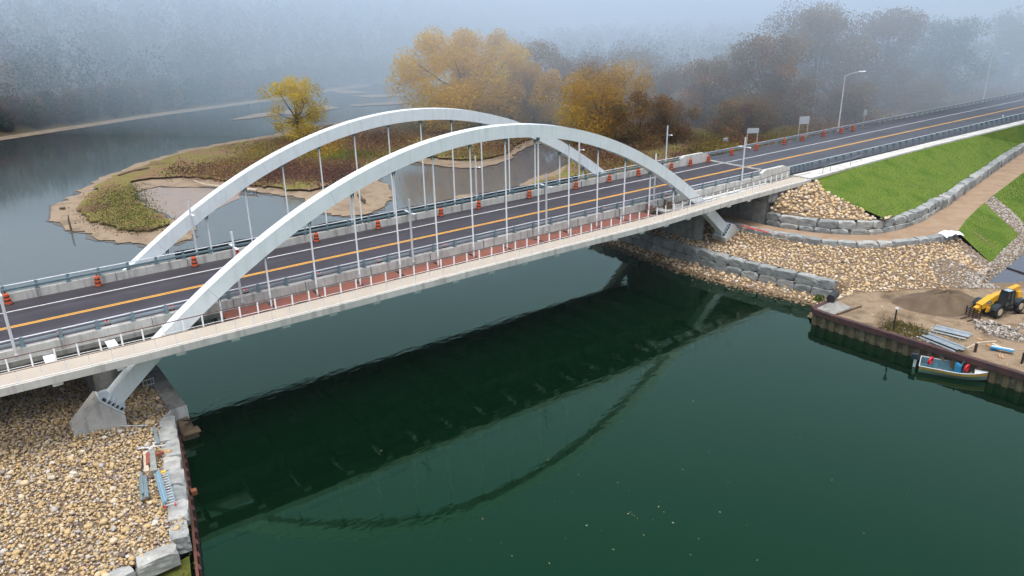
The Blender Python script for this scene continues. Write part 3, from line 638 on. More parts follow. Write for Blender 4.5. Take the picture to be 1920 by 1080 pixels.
# arches
def arch(y):
    dx = math.sqrt((18.584-3.45)/.1995)*SP
    n = 72; xs_ = [XC-dx + 2*dx*i/n for i in range(n+1)]; rings = []; hw = .52; dep = 1.15
    for x in xs_:
        z = zu(x); s = -2*.1995*((x/SP)-6.5798)/SP; nrm = Vector((-s, 0, 1)).normalized()
        b_ = Vector((x, y, z)); t_ = b_ + nrm*dep
        rings.append([b_+Vector((0,-hw,0)), b_+Vector((0,hw,0)), t_+Vector((0,hw,0)), t_+Vector((0,-hw,0))])
    m_ = MB(); m_.prof(None, rings); o = m_.build('arch_rib', white, bridge)
    sm_ = MB()
    for fr in (.12,.27,.42,.58,.73,.88):
        x = XC-dx+2*dx*fr; z = zu(x); s = -2*.1995*((x/SP)-6.5798)/SP; nrm = Vector((-s,0,1)).normalized(); tg_ = Vector((1,0,s)).normalized()
        sm_.box(Vector((x,y,z))+nrm*dep/2, (.035,1.05,1.16), R=Matrix((tg_, Vector((0,1,0)), nrm)).transposed())
    sm_.build('splice_seams', mat('seam_grey', (.48,.54,.58), .5), o)
    for sgn in (-1, 1):
        x = XC + sgn*dx; s = -2*.1995*((x/SP)-6.5798)/SP; nrm = Vector((-s, 0, 1)).normalized(); tan = Vector((1,0,s)).normalized()*sgn   # tan points down the leg
        tan = tan if tan.z < 0 else -tan
        c = Vector((x, y, zu(x))) + nrm*dep/2 + tan*.04
        R = Matrix((nrm, Vector((0,1,0)), tan)).transposed()
        m_ = MB(); m_.box(c, (2.0, 1.75, .09), R=R); pl = m_.build('base_plate', white, o)
        g = MB()
        for q in (-.45,-.15,.15,.45):
            for sd_ in (-1, 1):
                g.hull([c + nrm*a_ + Vector((0, q+w_, 0)) + tan*t_ for w_ in (-.02,.02) for a_, t_ in ((sd_*.57,-.05),(sd_*.95,-.05),(sd_*.95,-.25),(sd_*.57,-.7))])
                g.hull([c + nrm*(q*1.1+w_) + Vector((0, b_, 0)) + tan*t_ for w_ in (-.02,.02) for b_, t_ in ((sd_*.52,-.05),(sd_*.84,-.05),(sd_*.84,-.25),(sd_*.52,-.7))])
        g.build('stiffener', white, o)
        a0 = c - nrm*1.08 + tan*.06; a1 = c + nrm*1.08 + tan*.06; pts_ = []
        for f_ in (-1,1):
            pts_ += [a0+Vector((0,f_*1.05,0)), a1+Vector((0,f_*1.05,0)), a1+Vector((sgn*1.9,f_*1.12,-1.9)), Vector((a1.x+sgn*2.4, y+f_*1.15, 1.0)), Vector((a0.x+sgn*.1, y+f_*1.12, 1.0))]
        m_ = MB(); m_.hull(pts_); bevel(m_.build('footing', conc, bridge), .03)
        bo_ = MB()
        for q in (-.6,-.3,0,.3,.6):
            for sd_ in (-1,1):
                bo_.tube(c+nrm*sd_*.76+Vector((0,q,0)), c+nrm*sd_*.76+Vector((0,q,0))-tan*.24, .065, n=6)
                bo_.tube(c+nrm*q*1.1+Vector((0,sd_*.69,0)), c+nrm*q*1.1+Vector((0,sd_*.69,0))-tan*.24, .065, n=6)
        bo_.build('gap_shade_studs', black, o)  # black studs added to stand for the shade between the stiffeners
    return o
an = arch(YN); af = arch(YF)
# hangers
hp = None
for y in (YN, YF):
    for i in range(14):
        x = i*SP; zt = zu(x); zb = ZD-.35
        m_ = MB(); m_.tube((0,0,0), (0,0,zt-zb-.35), .072, n=8); h = m_.build('hanger', hwhite, bridge, loc=(x,y,zb), smooth=False)
        c_ = MB(); c_.tube((0,0,.75), (0,0,1.15), .09); c_.build('collar', lightsteel, h)
        s_ = MB(); s_.hull([(a_, b_, z_) for b_ in (-.04,.04) for a_, z_ in ((-.1,zt-zb-.55),(.1,zt-zb-.55),(.22,zt-zb-.02),(-.22,zt-zb-.02))]); s_.build('clevis', teal, h)
# piers, abutments
m_ = MB(); m_.prof(None, [[(-8.2+1.6*math.cos(a)*.55, (5.2 if math.sin(a) > 0 else -5.2)+.8*math.sin(a), z) for a in np.linspace(0, 2*math.pi, 17)[:-1]] for z in (1.0, ZD-1.6)]); m_.build('pier', conc_d, bridge)
m_ = MB(); m_.prof(None, [[(57.4+1.5*math.cos(a)*.55, (5.2 if math.sin(a) > 0 else -5.2)+.8*math.sin(a), z) for a in np.linspace(0, 2*math.pi, 17)[:-1]] for z in (1.0, ZD-1.6)]); m_.build('pier', conc_d, bridge)
m_ = MB(); m_.prof(None, [[(64.9,7.5,z),(64.9,-7.6,z),(65.1,-8.4,z),(65.6,-8.9,z),(66.2,-9.0,z),(67.2,-9.0,z),(67.2,7.5,z)] for z in (2.5, 6.4)])
m_.box((67.4,0,ZD-1.2), (4.6,19.0,1.1)); m_.box((69.3,-.1,ZD-1.0), (6,13.2,1.7)); m_.build('abutment', conc_d, bridge)
m_ = MB(); m_.hull([(x,y,z) for x in (66.0,69.6) for y, z in ((-9.55,6.3),(-9.55,7.1),(-9.0,6.1),(-9.0,7.1))]); m_.build('bearing_seat', conc_l, bridge); MB().box((72.4,-8.5,ZD-.5), (1.6,2.5,.6)).build('approach_sill', conc_l, bridge)
m_ = MB(); m_.box((-45,0,4.5), (2,15,7)); m_.build('abutment', conc_d, bridge)
# far walkway-side netting
m_ = MB(); m_.prof(None, [[(x,7.95,ZD-.1),(x,8.0,ZD-.1),(x+.0,8.0,ZD+.95+.06*math.sin(x*1.3)),(x,7.95,ZD+.95+.06*math.sin(x*1.3))] for x in np.arange(.8, 50, .8)])
tag(m_.build('safety_netting', netm), 'black safety netting strung behind the far parapet between the arch ends', 'netting')
# red brown sheets between parapet and walkway
for i in range(0, 12):
    x0 = i*SP+.12; x1 = (i+1)*SP-.08; m_ = MB(); nx, ny = 9, 5; vs = []
    ph = random.uniform(0,6)
    for a in range(nx):
        for b_ in range(ny):
            x = x0+(x1-x0)*a/(nx-1); yin = fi(x)+.08; y = yin+(-6.73-yin)*b_/(ny-1)
            vs.append((x, y, ZD-.13+.05*math.sin(x*2.1+ph)*math.sin(b_*1.1+ph)+random.uniform(-.03,.03)))
    m_.add(vs, [(a*ny+b_, (a+1)*ny+b_, (a+1)*ny+b_+1, a*ny+b_+1) for a in range(nx-1) for b_ in range(ny-1)])
    o = m_.build('containment_sheet', tarp, smooth=True)
    tag(o, '%s red brown sheet from the left, filling the gap between parapet and walkway' % ordn(i), 'sheet', 'red brown sheets beside the walkway')
m_ = MB(); m_.box((58,-7.55,ZD-.32), (20,1.6,.2)); m_.build('infill_slab', conc, bridge)
for i, (x, y, a) in enumerate(((46.6,-7.4,.2),(49.4,-7.6,-.3))):
    m_ = MB(); m_.box((0,0,0), (1.2,.5,.5)); m_.box((.2,.1,.35), (.5,.4,.3)); m_.box((-.5,0,.4), (.08,.5,.9))
    o = bevel(m_.build('equipment_crate', (wood_d if i else mat('rusty_brown_box', (.20,.11,.08), .8, var=.3, scale=3)), loc=(x,y,ZD)), .03); o.rotation_euler[2] = a
    tag(o, ('brown wooden crate wedged beside the parapet near the right end of the near arch', 'dark timber bearer lying by the right foot of the near arch')[i], 'crate')
for i, (x, L_) in enumerate(((55.5,2.2),(60.3,2.4))):
    m_ = MB(); m_.box((x,-7.75,ZD-.2), (L_,.22,.2)); m_.box((x,-7.75,ZD-.08), (L_,.4,.04)); m_.build('tie_beam', white, bridge)
for x in (-7.6,-11.45):
    m_ = MB(); m_.box((x,-7.6,ZD-.2), (.65,1.35,.12)); m_.build('beam_flange', white, bridge)

# ------------------------------------------------------------------ road
def strip(name, y0, y1, x0, x1, z, m, n=2):
    mb = MB(); X_ = np.linspace(x0, x1, n); mb.prof(None, [[(x,y0,z-.05),(x,y1,z-.05),(x,y1,z),(x,y0,z)] for x in X_]); return mb
rd = strip('road', -6.2, 5.99, XA, XB-.35, ZD, asphalt).build('road', asphalt); tag(rd, kind='structure')
rd2 = MB(); rd2.prof(None, [[(x,-6.5-a,ZD-.3),(x,7.9+a*.3,ZD-.3),(x,7.9+a*.3,ZD),(x,-6.5-a,ZD)] for x, a in ((XB+.35,0),(100,.3),(130,.6),(420,.8))]); tag(rd2.build('approach_road', asph2), kind='structure')
for y0, w_, m, ya in ((-.21,.15,yellow_l,0),(.06,.15,yellow_l,0),(3.55,.15,white_l,.9),(-3.75,.15,white_l,0)):
    mb = MB(); mb.prof(None, [[(x,y0+q,ZD-.02),(x,y0+w_+q,ZD-.02),(x,y0+w_+q,ZD+.004),(x,y0+q,ZD+.004)] for x, q in ((XA,0),(100,0 if not ya else .1),(170,.7 if ya else 0),(420,2 if ya else 0))])
    tag(mb.build('road_marking', m), kind='structure')
mb = MB(); mb.box((XB,0,ZD-.02), (.7,12.9,.07)); tag(mb.build('expansion_joint', conc_d), kind='structure')
for x in (60.5, 74.5):
    pass
mb = MB(); mb.prof(None, [[(x,b_,ZD-.25),(x,a,ZD-.25),(x,a,ZD+.05),(x,b_,ZD+.05)] for x, a, b_ in ((73.2,-7.1,-9.75),(80,-7.3,-9.55),(95,-7.3,-9.1),(108,-7.25,-8.9),(135,-7.4,-8.9),(420,-7.4,-8.9))])
tag(mb.build('footpath', conc_l), kind='structure')

# guard rails
def guardrail(y, x0, x1, back, label):
    g = empty('guard_rail', (x0,y,ZD), 0, label, 'guard rail'); m_ = MB(); L_ = x1-x0
    s = -1 if back else 1
    prof_ = [(0,.46),(.05*s,.50),(.05*s,.56),(0,.61),(.05*s,.66),(.05*s,.72),(0,.77)]
    m_.prof(None, [[(x,a,z) for a, z in prof_]+[(x,a-.02*s,z) for a, z in prof_[::-1]] for x in (0,L_)]); m_.build('beam', steel, g)
    m_ = MB(); m_.box((L_/2,0,.80), (L_,.10,.04)); m_.build('top_edge', lightsteel, g)
    pm = None; x = .6; k = 0
    while x < L_ and k < 99:
        if pm is None:
            a = MB(); a.box((0,-.3*(-s),.38), (.1,.16,.86)); a.box((0,-.13*(-s),.62), (.12,.2,.32)); pm = a.build('post', teal, g); o = pm
        else: o = pm.copy(); COL.objects.link(o); o.parent = g
        o.location = (x,0,0); x += .95 if k < 5 else 1.9; k += 1
    return g
guardrail(-5.9, 73.6, 250, True, 'galvanised guard rail on posts along the near side of the approach road')
guardrail(7.5, 72.8, 250, False, 'galvanised guard rail along the far side of the approach road')

# ------------------------------------------------------------------ lamps
def near_lamp():
    e = empty('bridge_lamp'); kid(e, (lambda m: m.build('pole', grey_post, e))(MB().tube((0,0,0), (0,0,5.75), .10, .09, n=10).tube((0,0,0),(0,0,.15),.16)))
    a = MB(); a.path([(0,-.6,4.55),(0,.6,4.55)], .03); kid(e, a.build('arm', lightsteel, e))
    h = None
    for s in (-1,1):
        b = MB(); b.hull([(w, s*y_, z_) for w, y_, z_ in ((-.07,.3,4.55),(.07,.3,4.55),(-.12,.92,4.58),(.12,.92,4.58),(-.09,.75,4.64),(.09,.75,4.64),(-.05,.32,4.6),(.05,.32,4.6))]); kid(e, bevel(b.build('luminaire', sheet_w, e), .02))
    return e
def far_lamp():
    e = empty('bridge_lamp'); kid(e, (lambda m: m.build('pole', grey_post, e))(MB().tube((0,0,0), (0,0,5.75), .10, .09, n=10).tube((0,0,0),(0,0,.15),.16)))
    b = MB(); b.path([(0,0,4.55),(0,-.5,4.55)], .03); b.hull([(w, -y_, z_) for w, y_, z_ in ((-.07,.3,4.55),(.07,.3,4.55),(-.12,.92,4.58),(.12,.92,4.58),(-.09,.7,4.64),(.09,.7,4.64))]); kid(e, bevel(b.build('luminaire', sheet_w, e), .02))
    return e
nl = near_lamp(); fl = far_lamp()
for i, x in enumerate((-13.2, 2.0, 17.3, 32.6, 48.0, 63.4)):
    o = nl if i == 0 else copy_tree(nl); o.location = (x, -6.62, ZD+.2); o.rotation_euler[2] = math.radians(0)
    tag(o, '%s white lamp post from the left on the near parapet' % ordn(i), 'lamp post', 'lamp posts on the near parapet')
for i, x in enumerate((2.4, 17.8, 33.2, 48.6, 64.3)):
    o = fl if i == 0 else copy_tree(fl); o.location = (x, 6.6, ZD)
    tag(o, '%s white lamp post from the left on the far parapet' % ordn(i), 'lamp post', 'lamp posts on the far parapet')
def cobra(x, y, label):
    e = empty('street_lamp', (x,y,ZD-.3), 0, label, 'street lamp', 'street lamps on the approach road')
    MB().tube((0,0,0),(0,0,9.3),.12,.07,n=10).build('pole', grey_post, e)
    MB().path([(0,0,9.2),(.6,-.9,9.7),(1.2,-1.8,9.95)], .045).build('arm', lightsteel, e)
    b = MB(); b.hull([(1.2,-1.75,9.93),(1.3,-1.6,9.95),(1.75,-2.6,9.97),(1.95,-2.4,9.97),(1.8,-2.4,10.08),(1.3,-1.8,10.05)]); b.build('luminaire', sheet_w, e)
cobra(109.2, 8.6, 'tall street lamp with curved arm behind the far guard rail, nearer the bridge')
cobra(163.5, 8.8, 'tall street lamp fading in fog near the right edge')

# ------------------------------------------------------------------ drums
def drum():
    e = empty('traffic_drum')
    prof_ = [(.29,.06,0),(.285,.25,0),(.27,.27,1),(.265,.42,1),(.25,.44,0),(.245,.58,0),(.23,.60,1),(.225,.74,1),(.21,.76,0),(.205,.92,0),(.17,.96,0)]
    b = MB()
    for (r1,z1,m1),(r2,z2,m2) in zip(prof_, prof_[1:]): b.lathe([(r1,z1),(r2,z2)], n=14, mi=m1, cap=False)
    b.lathe([(.17,.96),(.0,.965)], n=14, mi=0, cap=False); kid(e, b.build('body', [orange, mat('drum_band', (.05,.015,.012), .5)], e, smooth=False))
    c = MB(); c.lathe([(.40,0),(.40,.05),(.31,.09),(.29,.09)], n=14); kid(e, c.build('base', black, e))
    h = MB(); h.box((0,0,1.03), (.10,.04,.14)); h.box((0,0,1.10), (.2,.05,.05)); kid(e, h.build('handle', black, e)); return e
dr = drum(); dr.scale = (.94,.94,.94); first = True
far_x = [-12.6,-6.1,1.8,5.6,13.4,20.2,27.8,32.7,40.0,47.2,52.9,58.2,64.4,68.2,71.9,78.3,84.2,91.0,95.8,101.5,106.7,110.3]
for i, x in enumerate(far_x):
    o = dr if first else copy_tree(dr); first = False; o.location = (x, 5.62 if x < 73 else 6.6, ZD); o.rotation_euler = (random.gauss(0,.03), random.gauss(0,.03), random.uniform(0,3)); o.location.y += random.uniform(-.1,.06)
    tag(o, '%s orange and black traffic drum from the left along the far kerb' % ordn(i), 'traffic drum', 'traffic drums along the far kerb')
near_px = [(114,629,.5),(203,609,.5),(323,581,.5),(462,549,.5),(600,517,.5),(712,491,.5),(835,464,.5),(1000,425,.5),(1134,394,.5),(1250,367,.5),(1432,325,.5)]
for i, (a, b, h) in enumerate(near_px):
    p = P(a, b, ZD+h); o = copy_tree(dr); o.location = (p.x + (p.y+5.75)*-.74, -5.75, ZD)
    d = (CAM - p); t = (-5.75-p.y)/d.y; o.location = (p.x+d.x*t, -5.75, ZD)
    tag(o, '%s orange and black traffic drum from the left behind the near parapet' % ordn(i), 'traffic drum', 'traffic drums behind the near parapet')

# signs
def sign(px, py, w, h, z0, label, posts=2):
    p = P(px, py, 7.3); e = empty('road_sign', p, 0, label, 'road sign'); e.rotation_euler[2] = math.radians(-32)
    b = MB(); b.box((0,0,z0+h/2), (w,.05,h)); b.build('panel', signm, e)
    for s in ((-1,1) if posts == 2 else (0,)):
        c = MB(); c.box((s*(w/2-.12),.07,(z0+h*.98)/2), (.13,.09,z0+h*.98)); c.build('post', wood_p, e)
sign(1409, 277, 1.9, .8, 2.3, 'low wide sign board on two timber posts seen from behind')
sign(1504, 262, 1.7, 1.25, 2.6, 'taller square sign board on two timber posts seen from behind')
sign(1619, 236, .65, .95, 1.9, 'small sign on a single timber post beyond the street lamp', 1)
m_ = MB(); m_.box((0,0,.6), (1.3,.6,.7)); m_.box((0,0,.98), (1.36,.66,.08)); o = bevel(m_.build('utility_box', signm, loc=P(1361,268,.9)), .04); tag(o, 'small grey utility box in the brown brush beyond the road', 'utility box')

# temporary rail on the footpath
e = empty('handrail', V(76.5,-8.9,ZD), 0, 'thin temporary pipe rail beside the footpath past the bridge end', 'handrail')
for x, y in ((0,-.4),(2.2,-.1),(7.5,.2),(11,.7)): MB().tube((x,y,0),(x,y,1.1),.03).build('post', teal, e)
MB().path([(0,-.4,1.0),(2.2,-.1,1.05),(7.5,.2,.95),(11,.7,1.0)], .025).build('rail', steel, e)
o = MB().tube((0,0,0),(0,0,.9),.12).tube((0,0,.9),(0,0,1.05),.18,.1).tube((-.2,0,.6),(.2,0,.6),.06).build('hydrant', mat('pale_green_paint', (.35,.55,.5), .5), loc=V(138,-5.4,ZD)); tag(o, 'small pale green hydrant shaped marker by the guard rail in the fog', 'marker')

# ------------------------------------------------------------------ quay on the right
q = empty('quay_wall', (50.3,-26,0), 0, 'rusty sheet pile quay wall with a dark steel cap around the work yard', 'quay wall')
def loc_pts(pts): return [(p[0]-50.3, p[1]+26, p[2]) for p in pts]
line = [(53.9,-25.9),(50.25,-26.1),(50.15,-28),(50.3,-32),(50.7,-40),(50.9,-44),(50.9,-90)]
m_ = MB(); vs = []; cor = []
for (a, b) in zip(line, line[1:]):
    A, B = Vector(a), Vector(b); L_ = (B-A).length; t = (B-A)/L_; nn = Vector((t.y,-t.x)); s = 0
    while s < L_:
        ph = (s % 1.0); dpt = .0 if ph < .5 else .22
        cor.append(A + t*s + nn*(.22-dpt)); cor.append(A + t*min(s+.42, L_) + nn*(.22-dpt)); s += .5
m_.add([(p.x-50.3, p.y+26, z) for p in cor for z in (-1.2, 1.35)], [(2*i, 2*i+2, 2*i+3, 2*i+1) for i in range(len(cor)-1)])
quaym = mat('stained_sheet_pile', rough=.9, ramp=[(.28,(.05,.035,.03)),(.42,(.12,.085,.05)),(.52,(.09,.08,.04)),(.66,(.20,.17,.12)),(.8,(.35,.32,.27))], scale=1.6, bump=.03, detail=8)
m_.build('sheet_piling', quaym, q)
m_ = MB()
for (a, b) in zip(line, line[1:]):
    A, B = Vector(a), Vector(b); t = (B-A).normalized(); nn = Vector((t.y,-t.x))
    m_.hull([(A.x-50.3+t.x*e*0+nn.x*o_, A.y+26+nn.y*o_, z) for o_ in (-.12,.34) for z in (1.1,1.62) for e in (0,)] + [(B.x-50.3+nn.x*o_, B.y+26+nn.y*o_, z) for o_ in (-.12,.34) for z in (1.1,1.62)])
m_.build('cap_beam', rust, q)
m_ = MB(); m_.hull([(x-50.3,y+26,z) for x, y in ((50.2,-26.2),(53.6,-26.1),(53.2,-28.2),(50.2,-28.1)) for z in (1.45,1.60)]); m_.build('corner_plate', conc_d, q)
for i, (a, b) in enumerate((((54.2,-28.6),(50.6,-28.3)),((54.0,-31.0),(50.6,-32.5)))):
    o = MB().box((0,0,0), (math.dist(a,b),.14,.14)).build('timber_beam', wood_d, loc=((a[0]+b[0])/2,(a[1]+b[1])/2,1.62)); o.rotation_euler[2] = math.atan2(b[1]-a[1], b[0]-a[0])
    tag(o, ('dark beam across the yard corner beside the steel plate', 'dark beam lying from the quay cap toward the sand pile')[i], 'beam')
p = P(1675,618,1.5); o = MB().tube((0,0,0),(0,0,2.0),.07).tube((0,0,2.0),(0,0,2.12),.16,mi=1).build('mooring_post', [black, lightsteel], loc=p); tag(o, 'thin black post with a pale cap standing on the quay edge', 'post')
p = P(1828,660,1.5); o = MB().box((0,0,.4),(.18,.18,.8)).build('stub_post', rust, loc=p); tag(o, 'short rusty stub post on the quay above the boat', 'post')
p = P(1915,682,1.5); o = MB().box((0,0,.5),(.12,.12,1.0)).box((.2,0,.5),(.12,.12,.9)).build('stub_post', black, loc=p); tag(o, 'black double stub post on the quay at the right edge', 'post')
p = P(1561,563,1.6); m_ = MB(); m_.tube((-.75,-.2,.4),(.75,.2,.45),.42,n=16); o = m_.build('plastic_barrel', mat('black_plastic',(.02,.02,.025),.4), smooth=False, loc=p); tag(o, 'black barrel lying on its side at the quay corner', 'barrel'); bevel(o,.04)
# sand pile
c = (P(1765,590,1.5)); m_ = MB(); N1, N2 = 40, 14; vs = [(0,0,0)]; 
def pile_h(r, a): return 1.75*max(0,(1-r))**.9*(1+.08*math.sin(3*a))
for j in range(N2+1):
    for i in range(N1):
        a = 2*math.pi*i/N1; r = j/N2; rx = 4.7*(1+.10*math.sin(2*a+1)+.05*math.sin(5*a)); ry = 3.1*(1+.12*math.cos(3*a))
        h = (1.6*(1-r)**.9 if r > .25 else 1.6*(1-.25)**.9+.18*(1-r/.25))*(1+.16*math.sin(3*a+6*r)+.05*math.sin(7*a))
        vs.append((rx*r*math.cos(a), ry*r*math.sin(a), h+random.uniform(-.02,.03)*(r < .98)))
vs[0] = (0,0,1.42)
fs = [(1+j*N1+i, 1+j*N1+(i+1)%N1, 1+(j+1)*N1+(i+1)%N1, 1+(j+1)*N1+i) for j in range(N2) for i in range(N1)]
m_.add(vs, fs); o = m_.build('sand_pile', sandpile, smooth=True, loc=(60.9,-33.3,1.42)); o.rotation_euler[2] = math.radians(-42); tag(o, 'broad heap of brown sand in the yard left of the yellow loader', 'sand pile')
# small stone heap
hb = BVHTree.FromPolygons([(0,0,1.5),(200,0,1.5),(200,-90,1.5),(0,-90,1.5)], [(0,1,2,3)])
poly = [P(a,b,1.5) for a, b in ((1825,605),(1848,603),(1875,612),(1905,622),(1917,632),(1913,641),(1885,636),(1850,627),(1828,618))]
p4 = scatter([(p.x,p.y) for p in poly], .26, hb); p4b = p4[rng.random(len(p4)) < .5] + np.array([.05,.05,.2])
p4 = np.concatenate([p4,p4b]); o = stones('stone_heap', p4, ssize(len(p4),.13,.2,.05,1.4), stone_g, 'low heap of pale stones in front of the yellow loader')
poly = [P(a,b,1.5) for a, b in ((1903,612),(1925,605),(1925,622),(1905,620))]
p4 = scatter([(p.x,p.y) for p in poly], .3, hb); stones('stone_heap', p4, ssize(len(p4),.1,.16,.05,1.4), stone_g, 'small scatter of stones at the right edge behind the larger heap')
# bundles of guard rail sections
def bundle(a, b, w, rows, label, layers=2, m=steel, z=1.5):
    A, B = P(*a, z), P(*b, z); d = B-A; e = empty('steel_bundle', (A+B)/2, math.atan2(d.y,d.x), label, 'steel bundle')
    for j in range(rows):
        o = MB().prof(None, [[(x,-.09,0),(x,-.04,.07),(x,.04,.07),(x,.09,0),(x,.04,-.02),(x,-.04,-.02)] for x in (-d.length/2, d.length/2)])
        q_ = o.build('rail_section', m, e, loc=(random.uniform(-.3,.3), (j-(rows-1)/2)*w/rows, .12+.09*(j%2)+.05*layers*abs(math.sin(j))))
    for s in (-.33,.33): MB().box((d.length*s,0,.04),(.12,w*1.1,.08)).build('bearer', wood, e)
bundle((1750,618),(1815,634), 1.5, 7, 'upper bundle of grey steel rail sections lying in the yard')
bundle((1733,632),(1800,659), 1.5, 7, 'lower bundle of grey steel rail sections lying near the quay edge')
def plank(name, a, b, w, h, m, z, label, cat='plank', group=None):
    A, B = P(*a, z), P(*b, z); d = B-A; o = MB().box((0,0,h/2),(d.length,w,h)).build(name, m, loc=(A+B)/2); o.rotation_euler[2] = math.atan2(d.y,d.x)
    return tag(o, label, cat, group)
plank('pipe', (1722,620), (1752,629), .1,.1, steel, 1.5, 'thin grey pipe sticking out left of the steel bundles', 'pipe')
plank('pipe', (1718,632), (1742,643), .1,.1, lightsteel, 1.5, 'pale thin pipe at the quay edge left of the lower bundle', 'pipe')
plank('timber_plank', (1806,657), (1835,643), .12,.08, wood_p, 1.5, 'long pale plank leading right from the lower steel bundle')
plank('timber_plank', (1835,643), (1868,641), .12,.08, wood_p, 1.52, 'pale plank continuing toward the pile of offcuts')
plank('timber_plank', (1861,645), (1884,656), .3,.08, wood_p, 1.5, 'wide pinkish plank at the top of the offcut pile')
plank('timber_plank', (1852,648), (1870,656), .35,.1, mat('orange_timber',(.42,.2,.07),.8,var=.3,scale=4), 1.5, 'orange brown board on the offcut pile')
plank('timber_plank', (1873,665), (1875,672), .14,.1, wood, 1.5, 'short yellow timber below the blue saw horse, left one')
plank('timber_plank', (1878,665), (1880,673), .14,.1, wood, 1.5, 'short yellow timber below the blue saw horse, right one')
plank('timber_plank', (1831,636), (1842,639), .3,.1, wood, 1.5, 'short light board lying above the long pale plank')
p = P(1878,660,1.5); o = MB().box((0,0,.3),(1.7,.45,.08),mi=0).box((0,.1,.36),(1.6,.12,.06),mi=1).box((-.6,0,.15),(.5,.08,.3),mi=0).build('saw_horse', [blue, sheet_w], loc=p); o.rotation_euler[2] = math.radians(-70); tag(o, 'blue and white folding bench lying beside the timber offcuts', 'bench')
# dry weeds on the quay: added with the plants below

# white sheet on the kerb end
c = P(1782,437,4.35); m_ = MB(); vs = []; 
for i in range(9):
    for j in range(6): vs.append(((i-4)*.32+random.uniform(-.1,.1), (j-2.5)*.3+random.uniform(-.1,.1), max(-.35, .25-.05*((i-4)**2*.35+(j-2.5)**2*.6))+random.uniform(-.07,.07)))
m_.add(vs, [(i*6+j,(i+1)*6+j,(i+1)*6+j+1,i*6+j+1) for i in range(8) for j in range(5)]); o = m_.build('plastic_sheet', sheet_w, loc=c); o.rotation_euler[2] = math.radians(-20); tag(o, 'crumpled white plastic sheet draped over the end of the path kerb', 'plastic sheet')
# red netting along the path
m_ = MB(); A, B = P(1388,423,4.4), P(1440,436,4.4)
for k in range(14):
    a = A.lerp(B, k/14); b = A.lerp(B, (k+1.0)/14); m_.tube(a, b+Vector((0,0,.05*math.sin(k*2))), .05+.03*math.sin(k*1.7)**2, n=5); m_.tube(a+Vector((.3,-.1,0)), b+Vector((.2,.1,.08)), .045, n=5)
tag(m_.build('safety_fence', mat('red_netting',(.62,.05,.03),.6)), 'rolled out red plastic safety fence lying along the path edge blocks', 'safety fence')
m_ = MB(); m_.path([P(1440,436,4.4), P(1452,438,4.4), P(1475,442,4.4)], .03); tag(m_.build('tie_strap', mat('pink_strap',(.6,.4,.35),.6)), 'pale strap trailing from the red safety fence', 'strap')
# dirt trench in the lower lawn
lw = bvh_of('lower_lawn'); ms = MB(); a, b = P(1821,433,3.2), P(1866,458,2.3); vs = []
for k in range(13):
    c_ = a.lerp(b, k/12); w_ = .22*math.sin(math.pi*(k+.4)/12.8)*random.uniform(.7,1.2)+.03; d_ = Vector((b-a)).cross(Vector((0,0,1))).normalized()
    for s in (-1,1):
        q_ = c_ + d_*w_*s; h_ = hgt(lw, q_.x, q_.y); vs.append((q_.x, q_.y, (h_ if h_ is not None else q_.z)+.03))
ms.add(vs, [(2*k,2*k+1,2*k+3,2*k+2) for k in range(12)]); tag(ms.build('soil_patch', gravel_bed), kind='structure')

# ------------------------------------------------------------------ left bank things
lw_ = empty('retaining_wall', (-4.5,0,0), 0, 'dark concrete retaining wall along the left bank under the bridge', 'retaining wall')
m_ = MB(); m_.hull([(x+4.5,y,z) for x, y in ((-4.95,-8.4),(-3.75,-8.4),(-3.75,14),(-4.95,14)) for z in (-1,2.2)]); m_.build('wall', conc_d, lw_)
m_ = MB(); m_.box((.15,-8.46,.9),(1.3,.1,2.5)); m_.build('end_face', conc_l, lw_)
m_ = MB(); 
for z in (1.5,1.95): m_.box((-.7,-3.4,z+.8),(.9,.05,.05))
for x in (-1.1,-.8,-.5,-.3): m_.box((x,-3.4,2.45),(.04,.04,.7))
m_.build('grate', lightsteel, lw_)
# old dolphin stump
st = empty('pile_stump', V(-4.1,-8.9,0), 0, 'flared rusty brown mooring stump in the water at the end of the retaining wall', 'stump')
m_ = MB(); m_.hull([(-.5,.3,1.3),(.25,.3,1.4),(-.55,-.2,1.1),(.2,-.5,1.0),(-.5,.2,-.6),(.9,.4,-.6),(-.5,-1.1,-.6),(.9,-1.1,-.6)]); bevel(m_.build('timber_body', wood_d, st), .08)
m_ = MB(); m_.tube((-.2,-.6,1.15),(.9,-.3,1.25),.05); m_.tube((-.3,.2,1.2),(.4,-.4,1.3),.05); m_.build('bar', black, st)
m_ = MB(); m_.box((.15,-.7,.55),(1.2,.9,.12)); m_.build('ledge', wood_d, st)
# sheet pile along the left river edge
ls = empty('sheet_pile_wall', (-6,-15,0), 0, 'rusty orange sheet pile edge along the left bank waterline', 'sheet pile wall')
line = [(-5.0,-9.2),(-5.5,-13),(-6.95,-20.6),(-8.1,-25.8),(-9.35,-32),(-11.5,-50)]; m_ = MB()
for (a, b) in zip(line, line[1:]):
    m_.hull([(x+6+dx, y+15, z) for x, y in (a,b) for dx in (0,.16) for z in (-1,1.0)])
m_.build('piling', rust_o, ls)
m_ = MB()
for k in range(26):
    y = -9.5-k*1.15; x = np.interp(-y, [9.2,13,20.6,25.8,32,50], [-5.0,-5.5,-6.95,-8.1,-9.35,-11.5]); m_.box((x+6+.22,y+15,.2),(.14,.5,1.5))
m_.build('rib', rust, ls)
m_ = MB(); m_.box((-6.35+6+.3,-18.1+15,.9),(.35,.4,.3)); m_.build('bracket', mat('orange_steel',(.20,.07,.03),.8), ls)
